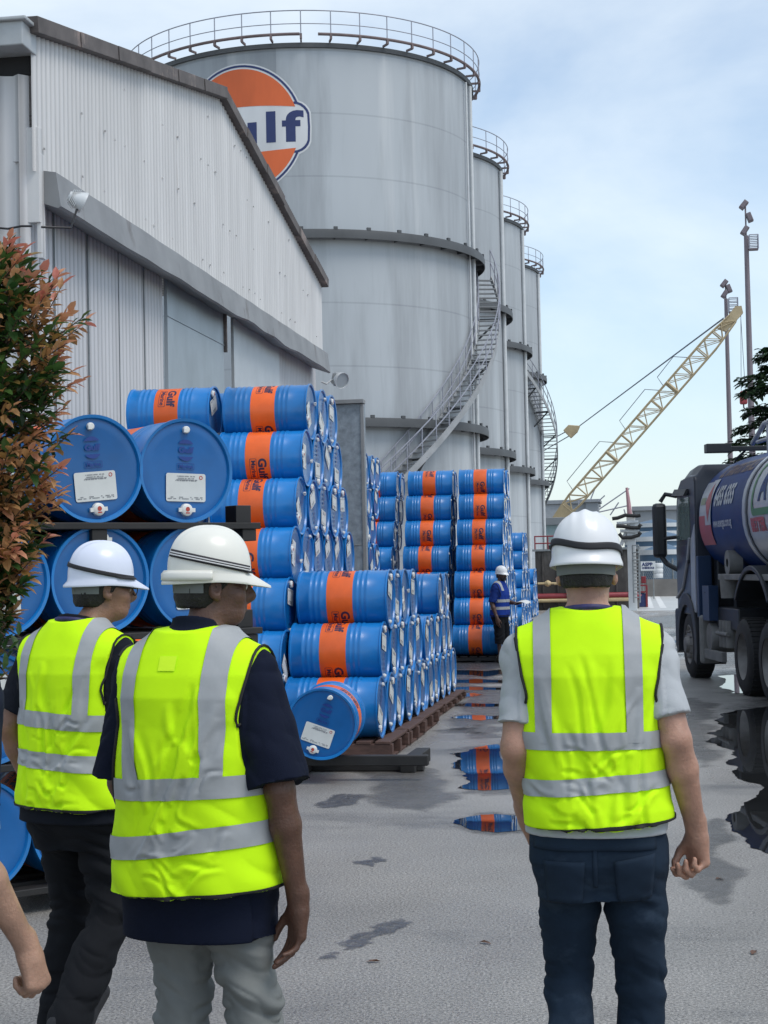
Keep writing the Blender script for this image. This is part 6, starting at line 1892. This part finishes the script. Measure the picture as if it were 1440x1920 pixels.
wb = patch(bt3, -.17, .17, .905, .945, .006, 30, 3).build('waistband', M_pocket, tr3, smooth=180); sm = wb.modifiers.new('thick', 'SOLIDIFY'); sm.thickness = .004
sm_ = patch(bt3, -.006, .006, .80, .955, .003, 2, 24).build('seat_seam', M_pocket, tr3, smooth=180); sm = sm_.modifiers.new('thick', 'SOLIDIFY'); sm.thickness = .004

# ---------------- man in the middle, grey trousers
M_navyshirt = cloth('shirt_navy', (.006, .009, .022))
p2spec = dict(h=.0055, skin=skin('skin_dark', (.105, .050, .032)), build=(1.11, 1.06), head=(R(-52), R(-3)), nape=-.005, neck=(.025, .01, 0),
    elbow={-1: (-.232, -.03, 1.13), 1: (.275, -.06, 1.125)}, wrist={-1: (-.20, .10, .85), 1: (.295, .0, .82)},
    knee={-1: (-.075, .03, .50), 1: (.135, .03, .50)}, ankle={-1: (-.08, -.05, .09), 1: (.14, .05, .09)},
    hands={-1: ((.05, .25, -1), (1, .2, 0), relax), 1: ((-.12, .10, -1), (-.62, -.75, 0), dict(curl=(.28, .36, .44, .5), spread=.12, thumb=.15))},
    trousers=dict(mat=cloth('trousers_grey', (.185, .195, .19)), infl=.030, waist=1.03, cuff=.085, wr=.013),
    shirt=dict(mat=M_navyshirt, hem=.715, sl=.97, r0=.076, r1=.094, infl=.022, collar=.05),
    vest=dict(mat=M_vest, hem=.835, hoops=((1.105, 1.164, .05), (.955, 1.018, .14)), braces=((-.155, -.102, -.168, -.115), (.095, .152, .090, .160)), seed=5, tilt=.07, wr=.012, infl=.046, wx=1.03),
    hat=dict(mat=M_hatcream, tip=R(2)))
Bs = lambda th: .052 - .048 * math.cos(th - R(150))
p2spec['hat']['bands'] = (('chin_strap', M_strap, lambda th: .022 + .026 * math.cos(th - R(170)), lambda th: .043 + .026 * math.cos(th - R(170)), R(190), R(330), .0035),
                          ('strap_stripe', M_strapw, lambda th: .0275 + .026 * math.cos(th - R(170)), lambda th: .031 + .026 * math.cos(th - R(170)), R(192), R(328), .006),
                          ('strap_stripe', M_strapw, lambda th: .034 + .026 * math.cos(th - R(170)), lambda th: .0375 + .026 * math.cos(th - R(170)), R(192), R(328), .006),
                          ('rear_rim', M_hatcream, lambda th: -.022, lambda th: .006, R(95), R(265), .008))
s2 = 680.0; y2 = F / s2; base2 = atY(372, 1300, y2)
P2, tr2, ve2, bd2 = person((base2.x, y2, 0), R(-12), 1.0, 'person in grey trousers, yellow vest and cream helmet, head turned right', p2spec)
bt2 = BVHTree.FromObject(ve2, bpy.context.evaluated_depsgraph_get())
pk = patch(bt2, -.045, .008, 1.455, 1.495, .003).build('size_tab', mat('tab_yellow', (.66, .98, .012), rough=.7), ve2, smooth=180)
# ---------------- man at the left in black trousers
M_blacktr = cloth('trousers_black', (.010, .011, .014))
p1spec = dict(h=.006, skin=skin('skin_tan', (.24, .125, .08)), build=(1.05, 1.04), head=(R(-34), R(-4)), nape=-.010, lanyard=True, neck=(.045, .045, -.01),
    elbow={-1: (-.262, -.08, 1.185), 1: (.24, -.03, 1.16)}, wrist={-1: (-.25, .04, .93), 1: (.24, .14, .93)},
    knee={-1: (-.13, .10, .50), 1: (.115, .02, .53)}, ankle={-1: (-.19, .08, .09), 1: (.12, -.24, .20)}, foot={1: -.8},
    hands={-1: ((.05, .2, -1), (1, -.3, 0), relax), 1: ((0, .3, -1), (-1, 0, 0), relax)},
    trousers=dict(mat=M_blacktr, infl=.026, waist=1.03, cuff=.078, wr=.010),
    shirt=dict(mat=cloth('shirt_black', (.009, .011, .017)), hem=.86, sl=.80, r0=.074, r1=.080, infl=.02, collar=.035),
    vest=dict(mat=M_vest, hem=.905, hoops=((1.192, 1.248, -.06), (1.05, 1.108, -.06)), braces=((-.165, -.115, -.170, -.115), (.10, .15, .10, .155)), seed=9, tilt=-.02, wr=.012, wx=1.05),
    hat=dict(mat=M_hatblue, tip=R(3)))
p1spec['hat']['bands'] = (('hat_strap', M_strap, lambda th: .018 + .026 * math.cos(th - R(150)), lambda th: .033 + .026 * math.cos(th - R(150)), R(110), R(330), .004),)
s1 = 545.0; y1 = F / s1; base1 = atY(150, 1300, y1)
P1, tr1, ve1, bd1 = person((base1.x, y1, 0), R(-20), 1.0, 'person in black trousers, yellow vest and bluish white helmet at the left', p1spec)
g1 = lambda x, y, z: Vector((.045, .073, 1.615)) + (Matrix.Rotation(R(-34), 3, 'Z') @ Matrix.Rotation(R(-4), 3, 'X')) @ Vector((x, y, z))
mb = MB()
for s_ in (-1, 1):
    mb.tube([g1(s_ * .082, -.01, .07), g1(s_ * .078, .06, .066), g1(s_ * .066, .105, .064)], .0025, 6)
    mb.tube([g1(s_ * .034 + .026 * math.cos(2 * PI * k / 16), .112, .060 + .02 * math.sin(2 * PI * k / 16)) for k in range(16)], .002, 6, closed=True)
mb.tube([g1(-.01, .115, .064), g1(.01, .115, .064)], .002, 6); mb.build('spectacles', M_strap, P1)
# ---------------- person at the left border, mostly out of view
s4 = 800.0; y4 = F / s4; base4 = atY(-175, 1300, y4)
p4spec = dict(h=.0055, skin=skin('skin_fair', (.40, .235, .165)), build=(1, 1), head=(0, 0),
    elbow={-1: (-.24, -.04, 1.14), 1: (.205, -.10, 1.08)}, wrist={-1: (-.22, .1, .90), 1: (.280, .05, .815)},
    knee={-1: (-.1, .1, .50), 1: (.11, -.03, .5)}, ankle={-1: (-.1, .12, .09), 1: (.11, -.2, .12)},
    hands={-1: ((0, .2, -1), (1, 0, 0), relax), 1: ((.22, .12, -1), (-.9, .35, 0), fist)},
    trousers=dict(mat=cloth('jeans_navy', (.014, .022, .045)), infl=.026, waist=1.03, cuff=.07),
    shirt=dict(mat=cloth('polo_dark', (.012, .016, .03)), hem=.88, sl=.75, r0=.072, r1=.076, collar=.01))
P4, tr4, _, bd4 = person((base4.x, y4, 0), R(0), 1.0, 'person cut off by the left edge, only a bare forearm and loose fist showing', p4spec)
# ---------------- worker by the far stack
M_blueshirt = cloth('work_blue', (.010, .030, .16))
p5spec = dict(h=.010, skin=skin('skin_brown', (.085, .042, .028)), build=(1.0, 1.0), head=(R(-12), R(-6)), beard=True,
    elbow={-1: (-.22, .02, 1.16), 1: (.24, -.06, 1.14)}, wrist={-1: (-.12, .27, 1.13), 1: (.25, .04, .88)},
    knee={-1: (-.1, .03, .50), 1: (.1, .02, .50)}, ankle={-1: (-.12, .0, .09), 1: (.12, .03, .09)},
    hands={-1: ((.2, 1, .1), (0, 0, 1), dict(curl=(.3, .3, .35, .4), thumb=.6)), 1: ((0, .1, -1), (-1, 0, 0), relax)},
    trousers=dict(mat=M_blacktr, infl=.04, waist=1.03, len=.32, cuff=.10, wr=.006), shoe=cloth('sandal_brown', (.03, .02, .015)),
    shirt=dict(mat=M_blueshirt, hem=.88, sl=.95, r0=.070, r1=.078, infl=.022, collar=.0),
    vest=dict(mat=cloth('vest_royal_blue', (.012, .04, .24)), tape=M_tape, hem=.90, hoops=((1.16, 1.215, 0), (1.02, 1.075, 0)), braces=((-.16, -.11, -.16, -.11), (.10, .15, .10, .155)), seed=3),
    hat=dict(mat=M_hatw, tip=R(4)))
y5 = 29.2; base5 = atZ(941, 1243); y5 = base5.y
P5, *_r = person((base5.x, base5.y, 0), R(-112), .945, 'worker in blue vest and black shorts standing by the far drums with papers', p5spec)
mb = MB(); mb.grid(6, 4, lambda i, j: (-.11 + .20 * j / 3, .30 + .30 * i / 5, 1.15 + .05 * math.sin(i * .6) - .012 * j)); pp = mb.build('paper', M_label, smooth=60)
sm = pp.modifiers.new('thick', 'SOLIDIFY'); sm.thickness = .002
pp.matrix_world = P5.matrix_basis.copy(); tag(pp, 'white sheets of paper held by the worker in blue', 'paper')
